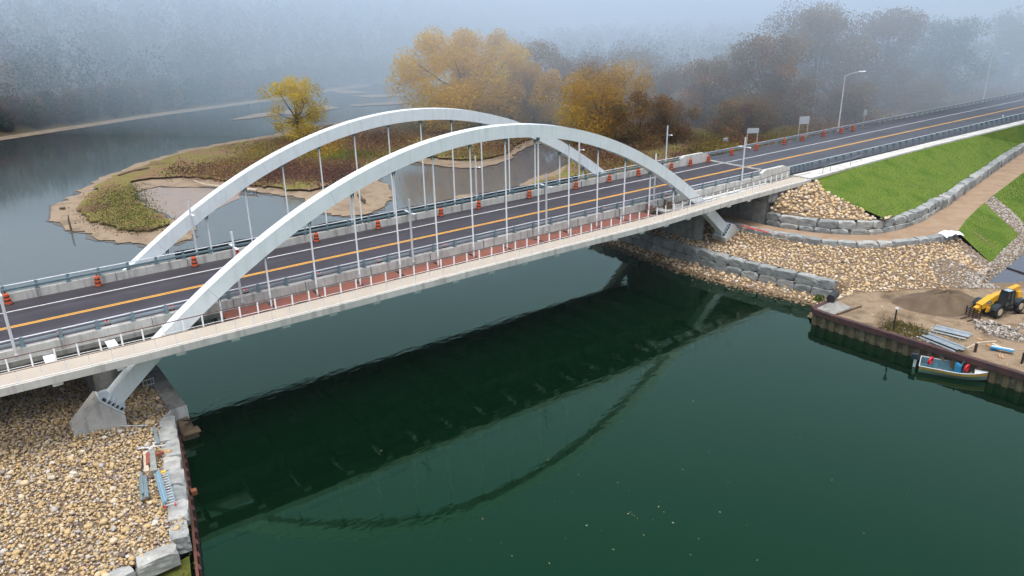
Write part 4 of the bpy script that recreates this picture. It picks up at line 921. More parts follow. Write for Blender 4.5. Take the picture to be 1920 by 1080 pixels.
# ladder
def ladder(a, b, z, w):
    A, B = P(*a,z), P(*b,z); d = B-A; e = empty('ladder', (A+B)/2, math.atan2(d.y,d.x), 'aluminium extension ladder with red ends lying on the left bank wall blocks', 'ladder'); L_ = d.length
    for s in (-1,1):
        MB().box((0,s*w/2,.06),(L_,.05,.09)).build('side_rail', mat('blue_grey_rail',(.25,.40,.50),.4,metal=.3), e)
        MB().box((L_/2,s*w/2,.06),(.2,.08,.12)).build('end_cap', red, e)
    m_ = MB(); n = 13
    for k in range(n): m_.box((-L_/2+.15+(L_-.3)*k/(n-1),.0,.07),(.05,w,.04))
    m_.build('rungs', lightsteel, e)
    MB().box((-L_/2,0,.1),(.15,w*.8,.08)).build('top_strap', mat('yellow_tag',(.7,.45,.02),.5), e)
ladder((305,888),(320,950), 2.55, .55)
bundle((268,896),(272,935), .45, 4, 'short bundle of grey channels on the cobbles left of the ladder', m=mat('blue_grey_steel',(.22,.30,.33),.4,metal=.3,var=.2,scale=3), z=2.25)
bundle((296,893),(312,948), .3, 3, 'blue grey channels lying against the ladder', m=MATS['blue_grey_rail'], z=2.5)
plank('timber_plank', (273,850),(276,888), .28,.2, wood_p, 2.2, 'weathered timber post left of the grey one on the cobbles')
plank('timber_plank', (285,848),(290,888), .38,.25, mat('grey_timber',(.25,.27,.25),.85,var=.3,scale=3), 2.2, 'thick grey timber post beside the block wall')
plank('timber_plank', (277,852),(278,872), .2,.15, mat('red_timber',(.25,.07,.04),.85,var=.3,scale=3), 2.4, 'short red brown board on top of the timber posts')
plank('steel_angle', (289,802),(297,833), .22,.08, MATS['blue_grey_steel'], 2.4, 'blue grey steel angle leaning on the block wall near the footing', 'steel angle')
for i, (a, b, t_) in enumerate((((258,842),(310,834),'pale thin rod crossing above the timber posts'),((272,852),(292,828),'thin grey rod leaning up beside the timber posts'),((257,838),(285,841),'short pale rod on the cobbles left of the crossing rods'),((266,895),(267,852),'thin dark rod beside the timber posts'))):
    A, B = P(*a,2.45), P(*b,2.5); o = MB().tube((0,0,0), B-A, .035).build('rod', lightsteel if i != 3 else black, loc=A); tag(o, t_, 'rod')
m_ = MB(); A, B = P(195,803,2.2), P(278,801,2.2); m_.tube(A+Vector((0,0,.15)), B+Vector((0,0,.15)), .035); m_.tube(A.lerp(B,.02), A.lerp(B,.02)+Vector((0,0,.25)), .04); m_.tube(A.lerp(B,.5), A.lerp(B,.5)+Vector((0,0,.2)), .04)
tag(m_.build('ground_rail', lightsteel), 'thin pale pipe laid along the front of the left footing', 'pipe')
p = P(137,790,2.2); o = MB().hull([(-.4,-.2,0),(.4,-.25,0),(.3,.3,0),(-.3,.3,0),(-.2,0,.4),(.25,.1,.35)]).build('tool_bag', mat('dark_blue_cloth',(.02,.04,.06),.8), loc=p); tag(o, 'dark blue bag left beside the concrete footing', 'bag')
p = P(300,853,2.45); o = MB().box((0,0,.1),(.5,.22,.2)).build('brick', MATS['red_timber'], loc=p); tag(o, 'red brown brick on the block wall beside the crossing rods', 'brick')

# ------------------------------------------------------------------ boat
bo = empty('work_boat', P(1790,693,0), 0, 'open aluminium work boat with ochre side stripe moored along the quay', 'boat')
A, B = P(1731,684,0), P(1850,707,0); bo.rotation_euler[2] = math.atan2(B.y-A.y, B.x-A.x); bo.location = (A+B)/2 + Vector((-.75,-.15,0)); BL = (B-A).length*1.05
m_ = MB(); st_ = []; n = 16
for i in range(n+1):
    t = i/n; x = -BL/2 + BL*t; w = 1.1*(1-max(0,(t-.45)/.55)**2.4*.80); rise = .22*max(0,(t-.5)/.5)**2
    st_.append((x, w, rise, t))
ringo = [[(x,-w,.62+r),(x,-w*.97,.38+r*.9),(x,-w*.82*(1-.3*t),-.02+r*.7*t),(x,0,-.12+r*t+ (.25*max(0,t-.8)/.2)),(x,w*.82*(1-.3*t),-.02+r*.7*t),(x,w*.97,.38+r*.9),(x,w,.62+r),(x,w-.05,.62+r),(x,w*.8*(1-.3*t),.12+r*.7*t),(x,-w*.8*(1-.3*t),.12+r*.7*t),(x,-w+.05,.62+r)] for x, w, r, t in st_]
k = 11
for i in range(n):
    for j in range(k):
        jj = (j+1)%k; m_.add([ringo[i][j], ringo[i][jj], ringo[i+1][jj], ringo[i+1][j]], [(0,1,2,3)], mi=(1 if j in (0,5) else 2 if j in (7,8,9) else 0))
for ring in (ringo[0], ringo[-1]): m_.add(ring[:7], [tuple(range(7))], mi=0)
m_.build('hull', [hull, hull_y, boat_in], bo)
m_ = MB(); 
for s in (-1,1): m_.path([(x, s*w, .64+r) for x, w, r, t in st_], .035, n=5)
m_.path([(st_[0][0],-st_[0][1],.64),(st_[0][0],st_[0][1],.64)], .04); m_.build('gunwale', lightsteel, bo)
m_ = MB(); t0 = [s for s in st_ if s[3] > .8]
m_.prof(None, [[(x,-w+.02,.60+r),(x,w-.02,.60+r),(x,w-.02,.66+r),(x,-w+.02,.66+r)] for x, w, r, t in t0]); m_.build('foredeck', lightsteel, bo)
for x in (-1.3,.9): MB().box((x,0,.38),(.35,1.6,.06)).box((x,0,.22),(.3,1.4,.28)).build('bench', boat_in, bo)
MB().box((.35,.35,.45),(.5,.6,.7)).hull([(.1,.1,.8),(.6,.1,.8),(.1,.6,.8),(.6,.6,.8),(.2,.1,.95),(.2,.6,.95)]).build('console', blue, bo)
m_ = MB(); m_.hull([(.55,.1,.85),(.58,.1,.85),(.7,.15,1.25),(.55,.6,.85),(.58,.6,.85),(.7,.55,1.25)]); m_.build('windscreen', glass_b, bo)
ob = MB(); ob.hull([(-BL/2-.75,-.2,.75),(-BL/2-.75,.2,.75),(-BL/2-.15,-.2,.75),(-BL/2-.15,.2,.75),(-BL/2-.7,-.15,1.2),(-BL/2-.7,.15,1.2),(-BL/2-.2,-.15,1.25),(-BL/2-.2,.15,1.25)]); mo = bevel(ob.build('outboard_motor', mat('dark_blue_motor',(.01,.02,.03),.3), bo), .06)
MB().hull([(-BL/2-.5,-.07,.8),(-BL/2-.5,.07,.8),(-BL/2-.25,-.07,.8),(-BL/2-.25,.07,.8),(-BL/2-.5,-.05,-.4),(-BL/2-.5,.05,-.4),(-BL/2-.3,-.05,-.4),(-BL/2-.3,.05,-.4)]).build('drive_leg', lightsteel, mo)
def buoy(lx, ly, label):
    e = bpy.data.meshes.new('lifebuoy'); bm = bmesh.new(); vs = []
    R_, r_ = .30, .09; nn, mm = 20, 8
    g = [[bm.verts.new(((R_+r_*math.cos(b_))*math.cos(a), r_*math.sin(b_), (R_+r_*math.cos(b_))*math.sin(a))) for b_ in np.linspace(0,2*math.pi,mm,endpoint=False)] for a in np.linspace(0,2*math.pi,nn,endpoint=False)]
    for i in range(nn):
        for j in range(mm): bm.faces.new((g[i][j], g[(i+1)%nn][j], g[(i+1)%nn][(j+1)%mm], g[i][(j+1)%mm])).smooth = True
    bm.to_mesh(e); bm.free(); e.materials.append(red); o = bpy.data.objects.new('lifebuoy', e); COL.objects.link(o)
    Rz = Matrix.Rotation(bo.rotation_euler[2], 4, 'Z'); o.location = bo.location + (Rz @ Vector((lx,ly,.78))); o.rotation_euler = (.15,0,bo.rotation_euler[2]+math.radians(65)); tag(o, label, 'lifebuoy', 'red lifebuoys in the work boat')
buoy(-BL/2+.75,.1,'red lifebuoy standing at the stern of the work boat'); buoy(.95,-.05,'red lifebuoy beside the blue console of the work boat')
Rz = Matrix.Rotation(bo.rotation_euler[2], 4, 'Z')
o = MB().box((0,0,.12),(.42,.3,.24)).tube((0,0,.24),(0,0,.3),.05).build('fuel_can', red, loc=bo.location + Rz @ Vector((-.95,-.5,.14))); tag(bevel(o,.03), 'red fuel can on the floor of the work boat', 'fuel can')
o = MB().hull([(-.4,-.3,0),(.4,-.2,0),(.3,.3,0),(-.3,.3,0),(0,0,.3),(.2,.1,.25)]).build('rope_heap', mat('brown_rope',(.18,.12,.05),.9,var=.5,scale=8), loc=bo.location + Rz @ Vector((1.35,.1,.2))); tag(o, 'heap of brown rope behind the foredeck of the work boat', 'rope')

# ------------------------------------------------------------------ loader
A = P(1836,590,1.5); 
ld = empty('telehandler', (0,0,0), 0, 'yellow telescopic handler with pallet forks parked in the yard', 'telehandler')
ft = P(1869,596,1.5); rr_ = P(1914,583,1.5); d = rr_-ft
ld.location = ft; ld.rotation_euler[2] = math.atan2(d.y, d.x)          # +x runs backward from the near front wheel
WB = min(max(d.length, 2.7), 3.1); TR = 1.9                                         # the far side is +y after the turn
sg = 1 if (Matrix.Rotation(ld.rotation_euler[2],3,'Z') @ Vector((0,1,0))).dot(Vector((CAM.x-ft.x, CAM.y-ft.y, 0))) < 0 else -1
def Q(x, y, z): return (x, y*sg, z)
for x in (0, WB):
    for y in (0, TR):
        w = MB(); w.prof(None, [[Q(x+r_*math.cos(a), yy+y, .62+r_*math.sin(a)) for a in np.linspace(0,2*math.pi,25)[:-1]] for yy, r_ in ((-.2,.52),(-.17,.62),(.17,.62),(.2,.52))]); t_ = w.build('wheel', black, ld)
        c = MB(); c.prof(None, [[Q(x+r_*math.cos(a), yy+y, .62+r_*math.sin(a)) for a in np.linspace(0,2*math.pi,17)[:-1]] for yy, r_ in ((-.23,.30),(-.21,.34),(.21,.34),(.23,.30))]); c.build('rim', mat('dusty_rim',(.42,.36,.26),.8), t_)
        if y == 0 or x == 0:
            f_ = MB(); f_.prof(None, [[Q(x+rr0*math.cos(a), yy+y, .62+rr0*math.sin(a)) for rr0 in (.72,.76)]+[Q(x+rr0*math.cos(a), yy2+y, .62+rr0*math.sin(a)) for rr0 in (.76,.72)] for a in np.linspace(.3,2.8,8) for yy, yy2 in ((-.25,.25),)]); f_.build('fender', glass_d, ld)
MB().hull([Q(x,y,z) for x, y, z in ((-.5,.35,.55),(-.5,1.55,.55),(WB+.9,.3,.6),(WB+.9,1.6,.6),(-.4,.35,1.0),(-.4,1.55,1.0),(WB+.9,.3,1.15),(WB+.9,1.6,1.15))]).build('chassis', mat('dark_green_frame',(.02,.04,.04),.6), ld)
cb = MB().hull([Q(x,y,z) for x, y, z in ((.75,-.05,1.0),(.75,.75,1.0),(2.1,-.05,1.0),(2.1,.75,1.0),(1.05,0,2.35),(1.05,.7,2.35),(1.95,0,2.35),(1.95,.7,2.35))]).build('cab', glass_d, ld)
m_ = MB(); cs = [((.75,-.06,1.0),(1.05,-.01,2.36)),((2.1,-.06,1.0),(1.95,-.01,2.36)),((.75,.76,1.0),(1.05,.71,2.36)),((2.1,.76,1.0),(1.95,.71,2.36)),((1.05,-.01,2.36),(1.95,-.01,2.36)),((1.05,.71,2.36),(1.95,.71,2.36)),((1.05,-.01,2.36),(1.05,.71,2.36)),((1.95,-.01,2.36),(1.95,.71,2.36)),((1.45,-.07,1.0),(1.5,-.02,2.36))]
for a, b in cs: m_.tube(Q(*a), Q(*b), .045, n=6)
m_.build('roll_frame', black, cb)
MB().hull([Q(x,y,z) for x, y, z in ((1.15,.05,2.37),(1.85,.05,2.37),(1.15,.65,2.37),(1.85,.65,2.37),(1.2,.1,2.42),(1.8,.6,2.42))]).build('roof', glass_b, cb)
MB().hull([Q(x,y,z) for x, y, z in ((.35,1.2,1.05),(.35,1.75,1.05),(2.3,1.2,1.05),(2.3,1.75,1.05),(.5,1.25,1.55),(.5,1.7,1.5),(2.3,1.25,1.6),(2.3,1.7,1.55))]).build('engine_cover', mat('pale_engine_cover',(.30,.32,.30),.6), ld)
bm_ = MB().hull([Q(x,y,z) for x, y, z in ((WB+1.0,.8,1.75),(WB+1.0,1.25,1.75),(WB+1.0,.8,2.25),(WB+1.0,1.25,2.25),(.1,.72,1.25),(.1,1.25,1.25),(.0,.72,1.85),(.0,1.25,1.85))]).hull([Q(x,y,z) for x, y, z in ((.3,.68,1.15),(.3,1.3,1.15),(.2,.68,1.9),(.2,1.3,1.9),(-1.3,.68,.85),(-1.3,1.3,.85),(-1.55,.68,1.35),(-1.55,1.3,1.35))]).build('boom', yel, ld); bevel(bm_, .05)
MB().hull([Q(x,y,z) for x, y, z in ((-1.3,.8,.5),(-1.3,1.2,.5),(-1.9,.8,.45),(-1.9,1.2,.45),(-1.35,.8,1.25),(-1.35,1.2,1.25),(-1.95,.8,1.05),(-1.95,1.2,1.05))]).build('boom_head', yel, bm_)
m_ = MB().box(Q(-.55,.665,1.42),(.62,.02,.26)); m_.build('decal_panel', black, bm_)
fc = bpy.data.curves.new('lettering','FONT'); fc.body = 'CAT'; fc.size = .26; fc.extrude = .003; fc.align_x = 'CENTER'; fc.materials.append(sheet_w)
tmp_ = bpy.data.objects.new('tmp', fc); COL.objects.link(tmp_); bpy.context.view_layer.update(); lm_ = bpy.data.meshes.new_from_object(tmp_.evaluated_get(bpy.context.evaluated_depsgraph_get())); bpy.data.objects.remove(tmp_); lm_.name = 'lettering'; fo_ = bpy.data.objects.new('lettering', lm_); COL.objects.link(fo_); fo_.parent = bm_; fo_.location = Q(-.55,.645,1.33); fo_.rotation_euler = (math.radians(90),0,0 if sg > 0 else math.radians(180))
MB().hull([Q(x,y,z) for x, y, z in ((-.9,.5,.55),(-.9,.66,.55),(.1,.5,.6),(.1,.66,.6),(-.8,.5,1.0),(-.8,.66,1.0),(.1,.5,.95),(.1,.66,.95))]).build('front_cover', yel, ld)
m_ = MB()
for z in (.25,.45,.65,.85): m_.box(Q(-2.05,1.0,z),(.07,1.5,.07))
for y in (.3,.65,1.0,1.35,1.7): m_.box(Q(-2.05,y,.6),(.07,.07,.9))
fk = m_.build('fork_carriage', black, ld)
for y in (.65,1.35): MB().box(Q(-2.65,y,.1),(1.2,.12,.05)).box(Q(-2.08,y,.3),(.06,.12,.45)).build('fork', rust, fk)
MB().hull([Q(x,y,z) for x, y, z in ((WB+.4,.5,1.1),(WB+.4,1.6,1.1),(WB+1.1,.5,1.1),(WB+1.1,1.6,1.1),(WB+.4,.6,1.75),(WB+.4,1.5,1.75),(WB+1.0,.6,1.7),(WB+1.0,1.5,1.7))]).build('counterweight', yel, ld)
MB().tube(Q(1.0,-.2,1.5),Q(.7,-.3,1.7),.03).box(Q(.65,-.32,1.75),(.05,.18,.28)).build('mirror', black, cb)

tr = MB()
for x0, y0, a_, L_ in ((57.5,-34.5,-.75,11),(59.0,-33.2,-.75,11),(56.5,-38.5,-1.35,13),(58.3,-38.1,-1.35,13),(54.5,-30.0,-.35,6),(62.5,-37.0,-.9,8)):
    n_ = 16; L2 = []
    for k in range(n_+1):
        t = k/n_; x = x0+math.cos(a_+.25*t)*L_*t; y = y0+math.sin(a_+.25*t)*L_*t; w_ = .2+.05*math.sin(9*t)+random.uniform(-.03,.03)
        L2 += [(x-math.sin(a_)*w_, y+math.cos(a_)*w_, 1.506), (x+math.sin(a_)*w_, y-math.cos(a_)*w_, 1.506)]
    tr.add(L2, [(2*k,2*k+1,2*k+3,2*k+2) for k in range(n_)])
tag(tr.build('wheel_ruts', mat('wet_rut_soil', rough=.6, ramp=[(.3,(.10,.07,.045)),(.7,(.20,.15,.10))], scale=2, bump=.05)), kind='structure')
yb = [(52,-29),(56.5,-27),(62,-29.5),(66,-33),(70,-40),(66,-52),(52,-50),(51.5,-40)]
p6 = scatter(yb, .62, hb); stones('yard_stones', p6, ssize(len(p6), .02, .055, .06, 2.2), stone_q, 'small loose stones littering the dirt work yard')

# ------------------------------------------------------------------ leaves floating, logs, posts
leafm = mat('floating_leaf', rough=.7, attr='objrand', ramp=[(0,(.30,.16,.05)),(.5,(.42,.30,.12)),(1,(.5,.48,.4))])
lf = None
spots = [(1185,965),(1190,967),(1178,963),(1235,950),(1262,980),(1280,880),(1300,752),(1072,922),(1040,940),(1028,862),(840,574),(715,845),(960,1042),(1030,1056),(940,1018),(1180,920),(1158,905),(1245,960),(1225,975),(1100,985),(1060,1010),(1310,1010),(1365,905),(882,1012),(984,900),(1010,905),(1127,995),(1207,1003),(905,973),(1330,848),(1295,1040),(1400,985),(1440,880),(1500,960),(1085,890),(1238,940),(1182,960),(1195,972),(1150,1030),(1350,960),(1560,900),(1420,1050),(1620,1000),(1700,930),(1500,820)]
for i, (a, b) in enumerate(spots):
    if lf is None:
        m_ = MB(); m_.add([(-.5,0,0),(-.2,.22,.03),(.2,.2,.0),(.5,0,.05),(.2,-.2,.02),(-.2,-.22,0)], [(0,1,2,3,4,5)]); lf = m_.build('floating_leaf', leafm); o = lf
    else: o = lf.copy(); COL.objects.link(o)
    p = P(a, b, .015); s = random.choice((.06,.07,.10,.15)); o.location = p; o.scale = (s,s*random.uniform(.6,1),s); o.rotation_euler[2] = random.uniform(0,6.28)
    tag(o, 'small dead leaf floating on the dark green river', 'floating leaf', 'dead leaves floating on the river')
def log(pts, r, label, m=wood_p):
    m_ = MB()
    for k, (a, b) in enumerate(zip(pts, pts[1:])): m_.tube(a, b, r*(1-.15*k), r*(1-.15*(k+1)), n=7)
    return tag(m_.build('driftwood_log', m), label, 'log')
log([P(482,357,.5), P(455,354,.55), P(420,351,.6), P(385,346,.6), P(364,339,.8)], .28, 'long bleached driftwood log lying across the mud behind the far arch')
log([P(222,329,.6), P(250,320,.6), P(280,314,.9)], .22, 'dark driftwood trunk on the north shore of the island', wood_d)
log([P(113,391,.2), P(121,390,.4)], .22, 'short driftwood piece on the sandy tip of the island', wood_d)
log([P(672,365,.3), P(680,374,.4), P(684,376,.7)], .3, 'dark snag on the tan sand bar seen between the hangers', wood_d)
p = P(134,432,.1); m_ = MB(); m_.tube((0,0,-.3),(-.05,0,1.6),.16,.12,n=7); m_.tube((-.05,0,1.6),(.03,.02,2.3),.14,.05,n=7); tag(m_.build('broken_pile', wood_d, loc=p), 'dark broken timber pile standing at the water edge of the island tip', 'timber pile')

# ------------------------------------------------------------------ foliage
def leaf_mat(name, ramp):
    m = mat(name, rough=.75, attr='rnd', ramp=ramp, spec=.15); t = m.node_tree; b = t.nodes['Principled BSDF']
    tl = t.nodes.new('ShaderNodeBsdfTranslucent'); mx = t.nodes.new('ShaderNodeMixShader'); mx.inputs[0].default_value = .42
    t.links.new(b.inputs['Base Color'].links[0].from_socket, tl.inputs[0]); t.links.new(b.outputs[0], mx.inputs[1]); t.links.new(tl.outputs[0], mx.inputs[2])
    t.links.new(mx.outputs[0], t.nodes['Material Output'].inputs['Surface'])
    return m
def quads(cent, size, up_bias=.35):
    n = len(cent); R = rotr(n); a = R[:,:,0]*size[:,None]*.5; b = R[:,:,1]*(size*rng.uniform(.5,1,n))[:,None]*.5
    v = np.stack([cent-a-b, cent+a-b*.6, cent+a*.8+b, cent-a*.7+b], 1); f = np.arange(4*n).reshape(n,4); return v.reshape(-1,3), f
def crown(name, m, clumps, per, size, parent, droop=0.0, shell=.75):
    cs, rn = [], []
    for (c, r, tone) in clumps:
        d = rng.normal(size=(per,3)); d /= np.linalg.norm(d, axis=1)[:,None]; rad = rng.uniform(shell**3, 1, per)**(1/3)*1.0
        rad = np.where(rng.random(per) < .25, rng.random(per), rad)
        p = np.array(c) + d*rad[:,None]*np.array(r)*(1+.12*rng.normal(size=(per,1)))
        if droop: p[:,2] -= droop*rng.random(per)**2*(np.abs(d[:,0])+np.abs(d[:,1]))
        cs.append(p); rn.append(np.clip(tone + rng.normal(0,.035,per), 0, 1))
    c = np.concatenate(cs); r = np.concatenate(rn); v, f = quads(c, rng.uniform(.6,1.4,len(c))*size)
    return np_mesh(name, v, f, m, np.repeat(r,4), parent=parent)
def trunk(name, base, tips, r0, m, parent, fork=.35):
    m_ = MB(); base = Vector(base); z0 = base.z; H = max(t[2] for t in tips)-z0
    fk_ = base + Vector((random.uniform(-.3,.3), random.uniform(-.3,.3), H*fork)); m_.tube(base, fk_, r0, r0*.75, n=8)
    for t in tips:
        t = Vector(t); a = fk_.lerp(t, .45) + Vector((0,0,-H*.03)) + Vector((random.gauss(0,.3),random.gauss(0,.3),0))
        m_.tube(fk_, a, r0*.42, r0*.25, n=6); m_.tube(a, t, r0*.25, r0*.06, n=5)
    return m_.build(name, m, parent)
bark = mat('bark', (.09,.065,.05), .9, var=.4, scale=3)
willow = leaf_mat('willow_leaves', [(0,(.14,.09,.03)),(.25,(.34,.21,.03)),(.5,(.60,.38,.03)),(.75,(.74,.47,.035)),(1,(.68,.52,.06))])
willow2 = leaf_mat('rusty_willow_leaves', [(0,(.12,.06,.035)),(.3,(.25,.14,.045)),(.55,(.44,.26,.035)),(.8,(.60,.36,.035)),(1,(.50,.36,.06))])
brown_l = leaf_mat('brown_twigs', [(0,(.08,.045,.03)),(.35,(.17,.09,.05)),(.6,(.24,.13,.05)),(.8,(.20,.16,.05)),(1,(.40,.18,.05))])
green_l = leaf_mat('dull_green_leaves', [(0,(.025,.04,.02)),(.4,(.05,.075,.03)),(.7,(.09,.10,.04)),(1,(.15,.13,.05))])
yellow_lf = leaf_mat('yellow_leaves', [(0,(.28,.20,.04)),(.4,(.50,.38,.05)),(.7,(.68,.50,.05)),(1,(.74,.58,.10))])
def big_tree(px, py, H, Rx, Ry, n, per, lsize, m, label, base_z=.5, low=.25, tone=(.2,.9), r0=.5, cat='tree', droop=0, name='tree', crx=.26, top=1.0, lean=(0,0), group=None):
    p = P(px, py, base_z) if not isinstance(px, Vector) else px
    e = empty(name, p, 0, label, cat, group); cl = []
    for k in range(n):
        a = rng.uniform(0,2*np.pi); rr1 = rng.uniform(0,1)**.6; z = rng.uniform(low,top)
        prof_ = math.sqrt(max(.05, 1-((z-.5*(low+top))/(.62*(top-low)))**2)); x = Rx*rr1*prof_*math.cos(a)+lean[0]*z; y = Ry*rr1*prof_*math.sin(a)+lean[1]*z
        s = rng.uniform(.7,1.25)*crx*min(Rx,Ry); cl.append(((x,y,H*z*.94), (s*1.15,s*1.15,s*.85), tone[0]+(tone[1]-tone[0])*rng.beta(2,1.6)))
    crown('crown', m, cl, per, lsize, e, droop)
    trunk('trunk', (0,0,-.3), [c[0] for c in cl[::max(1,n//12)]], r0, bark, e)
    return e
big_tree(880, 235, 23, 18.5, 12, 120, 620, .31, willow, 'largest golden willow with a broad rounded crown behind the far arch', low=.06, tone=(.45,1), r0=.8, droop=2.5, name='willow_tree', crx=.24)
big_tree(1000, 232, 15.5, 10, 7, 42, 460, .30, willow2, 'rusty gold willow just right of the largest golden willow', low=.06, tone=(.4,.95), r0=.5, droop=2, name='willow_tree')
big_tree(1125, 262, 16, 13.5, 10, 64, 460, .29, willow2, 'broad orange brown willow above the right half of the near arch', low=.05, tone=(.35,1), r0=.5, droop=1.5, name='willow_tree', crx=.28)
big_tree(1010, 215, 19.0, 10, 8, 40, 260, .30, brown_l, 'tall bare brown tree rising behind the gap between the willows', low=.3, tone=(.45,1), r0=.5)
big_tree(1200, 275, 11.5, 7, 6, 40, 260, .28, brown_l, 'bare twiggy brown tree at the right edge of the willows', low=.1, tone=(.4,1), r0=.35)
big_tree(561, 262, 14.5, 7.2, 6, 52, 190, .28, yellow_lf, 'small airy yellow tree on the island left of the willows', low=.15, tone=(.3,.9), r0=.3, droop=1.5, crx=.24)
bg_ = 'trees on the flood plain beyond the road'
big_tree(1430, 238, 21, 10, 9, 60, 300, .34, brown_l, 'broad brown tree beyond the low wide sign board', tone=(.4,1), r0=.5, low=.12, group=bg_)
big_tree(1520, 215, 27, 15, 12, 110, 460, .29, brown_l, 'tallest rounded russet tree behind the square sign board', tone=(.3,1), r0=.6, low=.1, group=bg_)
big_tree(1640, 200, 25, 13, 11, 80, 300, .36, brown_l, 'tall russet tree right of the first street lamp', tone=(.3,.9), r0=.6, low=.1, group=bg_)
big_tree(1760, 185, 22, 14, 11, 80, 280, .38, green_l, 'dull green tree between the two street lamps', tone=(.3,.9), r0=.5, low=.08, group=bg_)
big_tree(1880, 160, 24, 15, 11, 80, 260, .40, green_l, 'dull green tree behind the fogged street lamp', tone=(.3,.9), r0=.5, low=.08, group=bg_)
big_tree(1320, 235, 15, 10, 8, 50, 220, .34, brown_l, 'bushy brown tree beyond the right end of the bridge', tone=(.4,1), r0=.4, low=.08, group=bg_)

thk = 'brown thicket trees between the willows and the sign boards'
for i_, (a_, b_, H_, R_, lab_) in enumerate(((1085,215,15,10,'brown thicket tree straight behind the gap of the willows'),(1170,205,16,11,'tall brown thicket tree fading behind the rusty willow'),(1262,222,13,10,'round russet thicket tree above the right foot of the far arch'),(1250,262,8,8,'low brown thicket tree near the right foot of the far arch'),(1345,212,15,10,'brown thicket tree behind the utility box'),(1390,255,8,8,'low russet thicket tree beside the low wide sign board'),(1465,240,10,8,'low brown thicket tree between the two sign boards'),(1585,228,9,8,'low brown thicket tree left of the first street lamp'),(1700,205,10,9,'low brown thicket tree between the two street lamps'))):
    big_tree(a_, b_, H_, R_, R_*.8, 46, 260, .30, brown_l, lab_, tone=(.3,.95), r0=.3, low=.04, group=thk, crx=.28)
# brush on the plain and island: one mass
def brush(name, n, poly, hgts, size, m, label, z=.5, cat='brush', edge=1.3):
    xs_ = [p[0] for p in poly]; ys_ = [p[1] for p in poly]; x = rng.uniform(min(xs_),max(xs_),n*3); y = rng.uniform(min(ys_),max(ys_),n*3)
    nz = np.sin(x*.21+1.3)*np.sin(y*.17)+np.sin(x*.07-y*.11+2)*.8+rng.normal(0,.5,len(x)); k = in_poly(x,y,poly) & (nz > -.35); x, y, nz = x[k][:n], y[k][:n], nz[k][:n]
    h = rng.random(len(x))**1.3*hgts*(.5+.5*np.clip(nz,0,1.5)); c = np.stack([x,y,z+h],1)
    v, f = quads(c, rng.uniform(.5,1.4,len(x))*size); x = x + rng.normal(0,edge,len(x)); y = y + rng.normal(0,edge,len(x)); c[:,0] = x; c[:,1] = y; v, f = quads(c, rng.uniform(.5,1.4,len(x))*size); tone = np.clip(.45+.22*np.sin(x*.13+y*.09)+.15*np.sin(x*.31-y*.23)+rng.normal(0,.07,len(x)),0,1)
    return tag(np_mesh(name, v, f, m, np.repeat(tone,4)), label, cat, kind='stuff')
brushm = leaf_mat('dead_brush', [(0,(.11,.05,.04)),(.3,(.20,.10,.06)),(.5,(.25,.14,.06)),(.68,(.18,.16,.04)),(.85,(.30,.22,.03)),(1,(.36,.18,.05))])
redb = leaf_mat('maroon_brush', [(0,(.10,.05,.045)),(.5,(.18,.09,.065)),(1,(.27,.15,.08))])
pl = [(p.x,p.y) for p in [P(a,b,.5) for a, b in ((430,272),(560,246),(760,208),(900,200),(1100,215),(1300,215),(1360,285),(1200,325),(1085,318),(1085,280),(1045,255),(985,262),(950,288),(905,301),(850,300),(790,294),(740,302),(715,318),(640,345),(580,360),(490,350),(440,343),(370,333),(300,335),(330,300))]]
brush('dead_brush', 80000, pl, .9, .26, brushm, 'brown and russet dead brush covering the island and flood plain')
pl2 = [(p.x,p.y) for p in [P(a,b,.5) for a, b in ((1080,330),(1200,322),(1360,288),(1500,262),(1700,232),(1919,192),(1919,150),(1700,170),(1500,195),(1300,212),(1100,225))]]
brush('plain_brush', 70000, pl2, 2.4, .34, brushm, 'brown undergrowth with yellow patches beyond the far guard rail')
brush('maroon_brush', 9000, [(p.x,p.y) for p in [P(a,b,.5) for a, b in ((490,350),(500,315),(560,300),(640,300),(680,290),(660,325),(620,345),(570,360))]], .8, .26, redb, 'dark maroon brush on the island behind the far arch hangers')
brush('yellow_brush', 1500, [(p.x,p.y) for p in [P(a,b,.5) for a, b in ((560,285),(600,268),(640,272),(640,290),(600,300))]], 1.8, .25, willow2, 'yellow bushes at the foot of the small airy yellow tree')
brush('green_patch', 5000, [(p.x,p.y) for p in [P(a,b,.55) for a, b in ((610,290),(640,285),(690,285),(695,293),(650,300),(612,300))]], .35, .25, leaf_mat('bright_grass',[(0,(.10,.16,.02)),(1,(.16,.26,.03))]), 'bright green grass patch among the maroon brush', cat='grass')
brush('yellow_brush', 3000, [(p.x,p.y) for p in [P(a,b,.9) for a, b in ((1280,283),(1310,272),(1370,280),(1375,296),(1300,300))]], 2.0, .35, leaf_mat('ochre_brush',[(0,(.12,.09,.03)),(.5,(.25,.19,.03)),(1,(.34,.24,.04))]), 'ochre weeds beside the far end of the bridge', z=.9)
tg = leaf_mat('olive_grass', [(0,(.14,.085,.04)),(.35,(.12,.10,.03)),(.6,(.095,.11,.018)),(1,(.19,.15,.04))])
brush('island_weeds', 8000, [(p.x,p.y) for p in [P(a,b,.55) for a, b in ((170,385),(195,352),(235,337),(262,345),(262,362),(278,390),(302,408),(312,424),(275,436),(215,428),(172,412),(158,398))]], .07, .17, tg, 'olive green weeds on the rounded tip of the island', cat='grass')
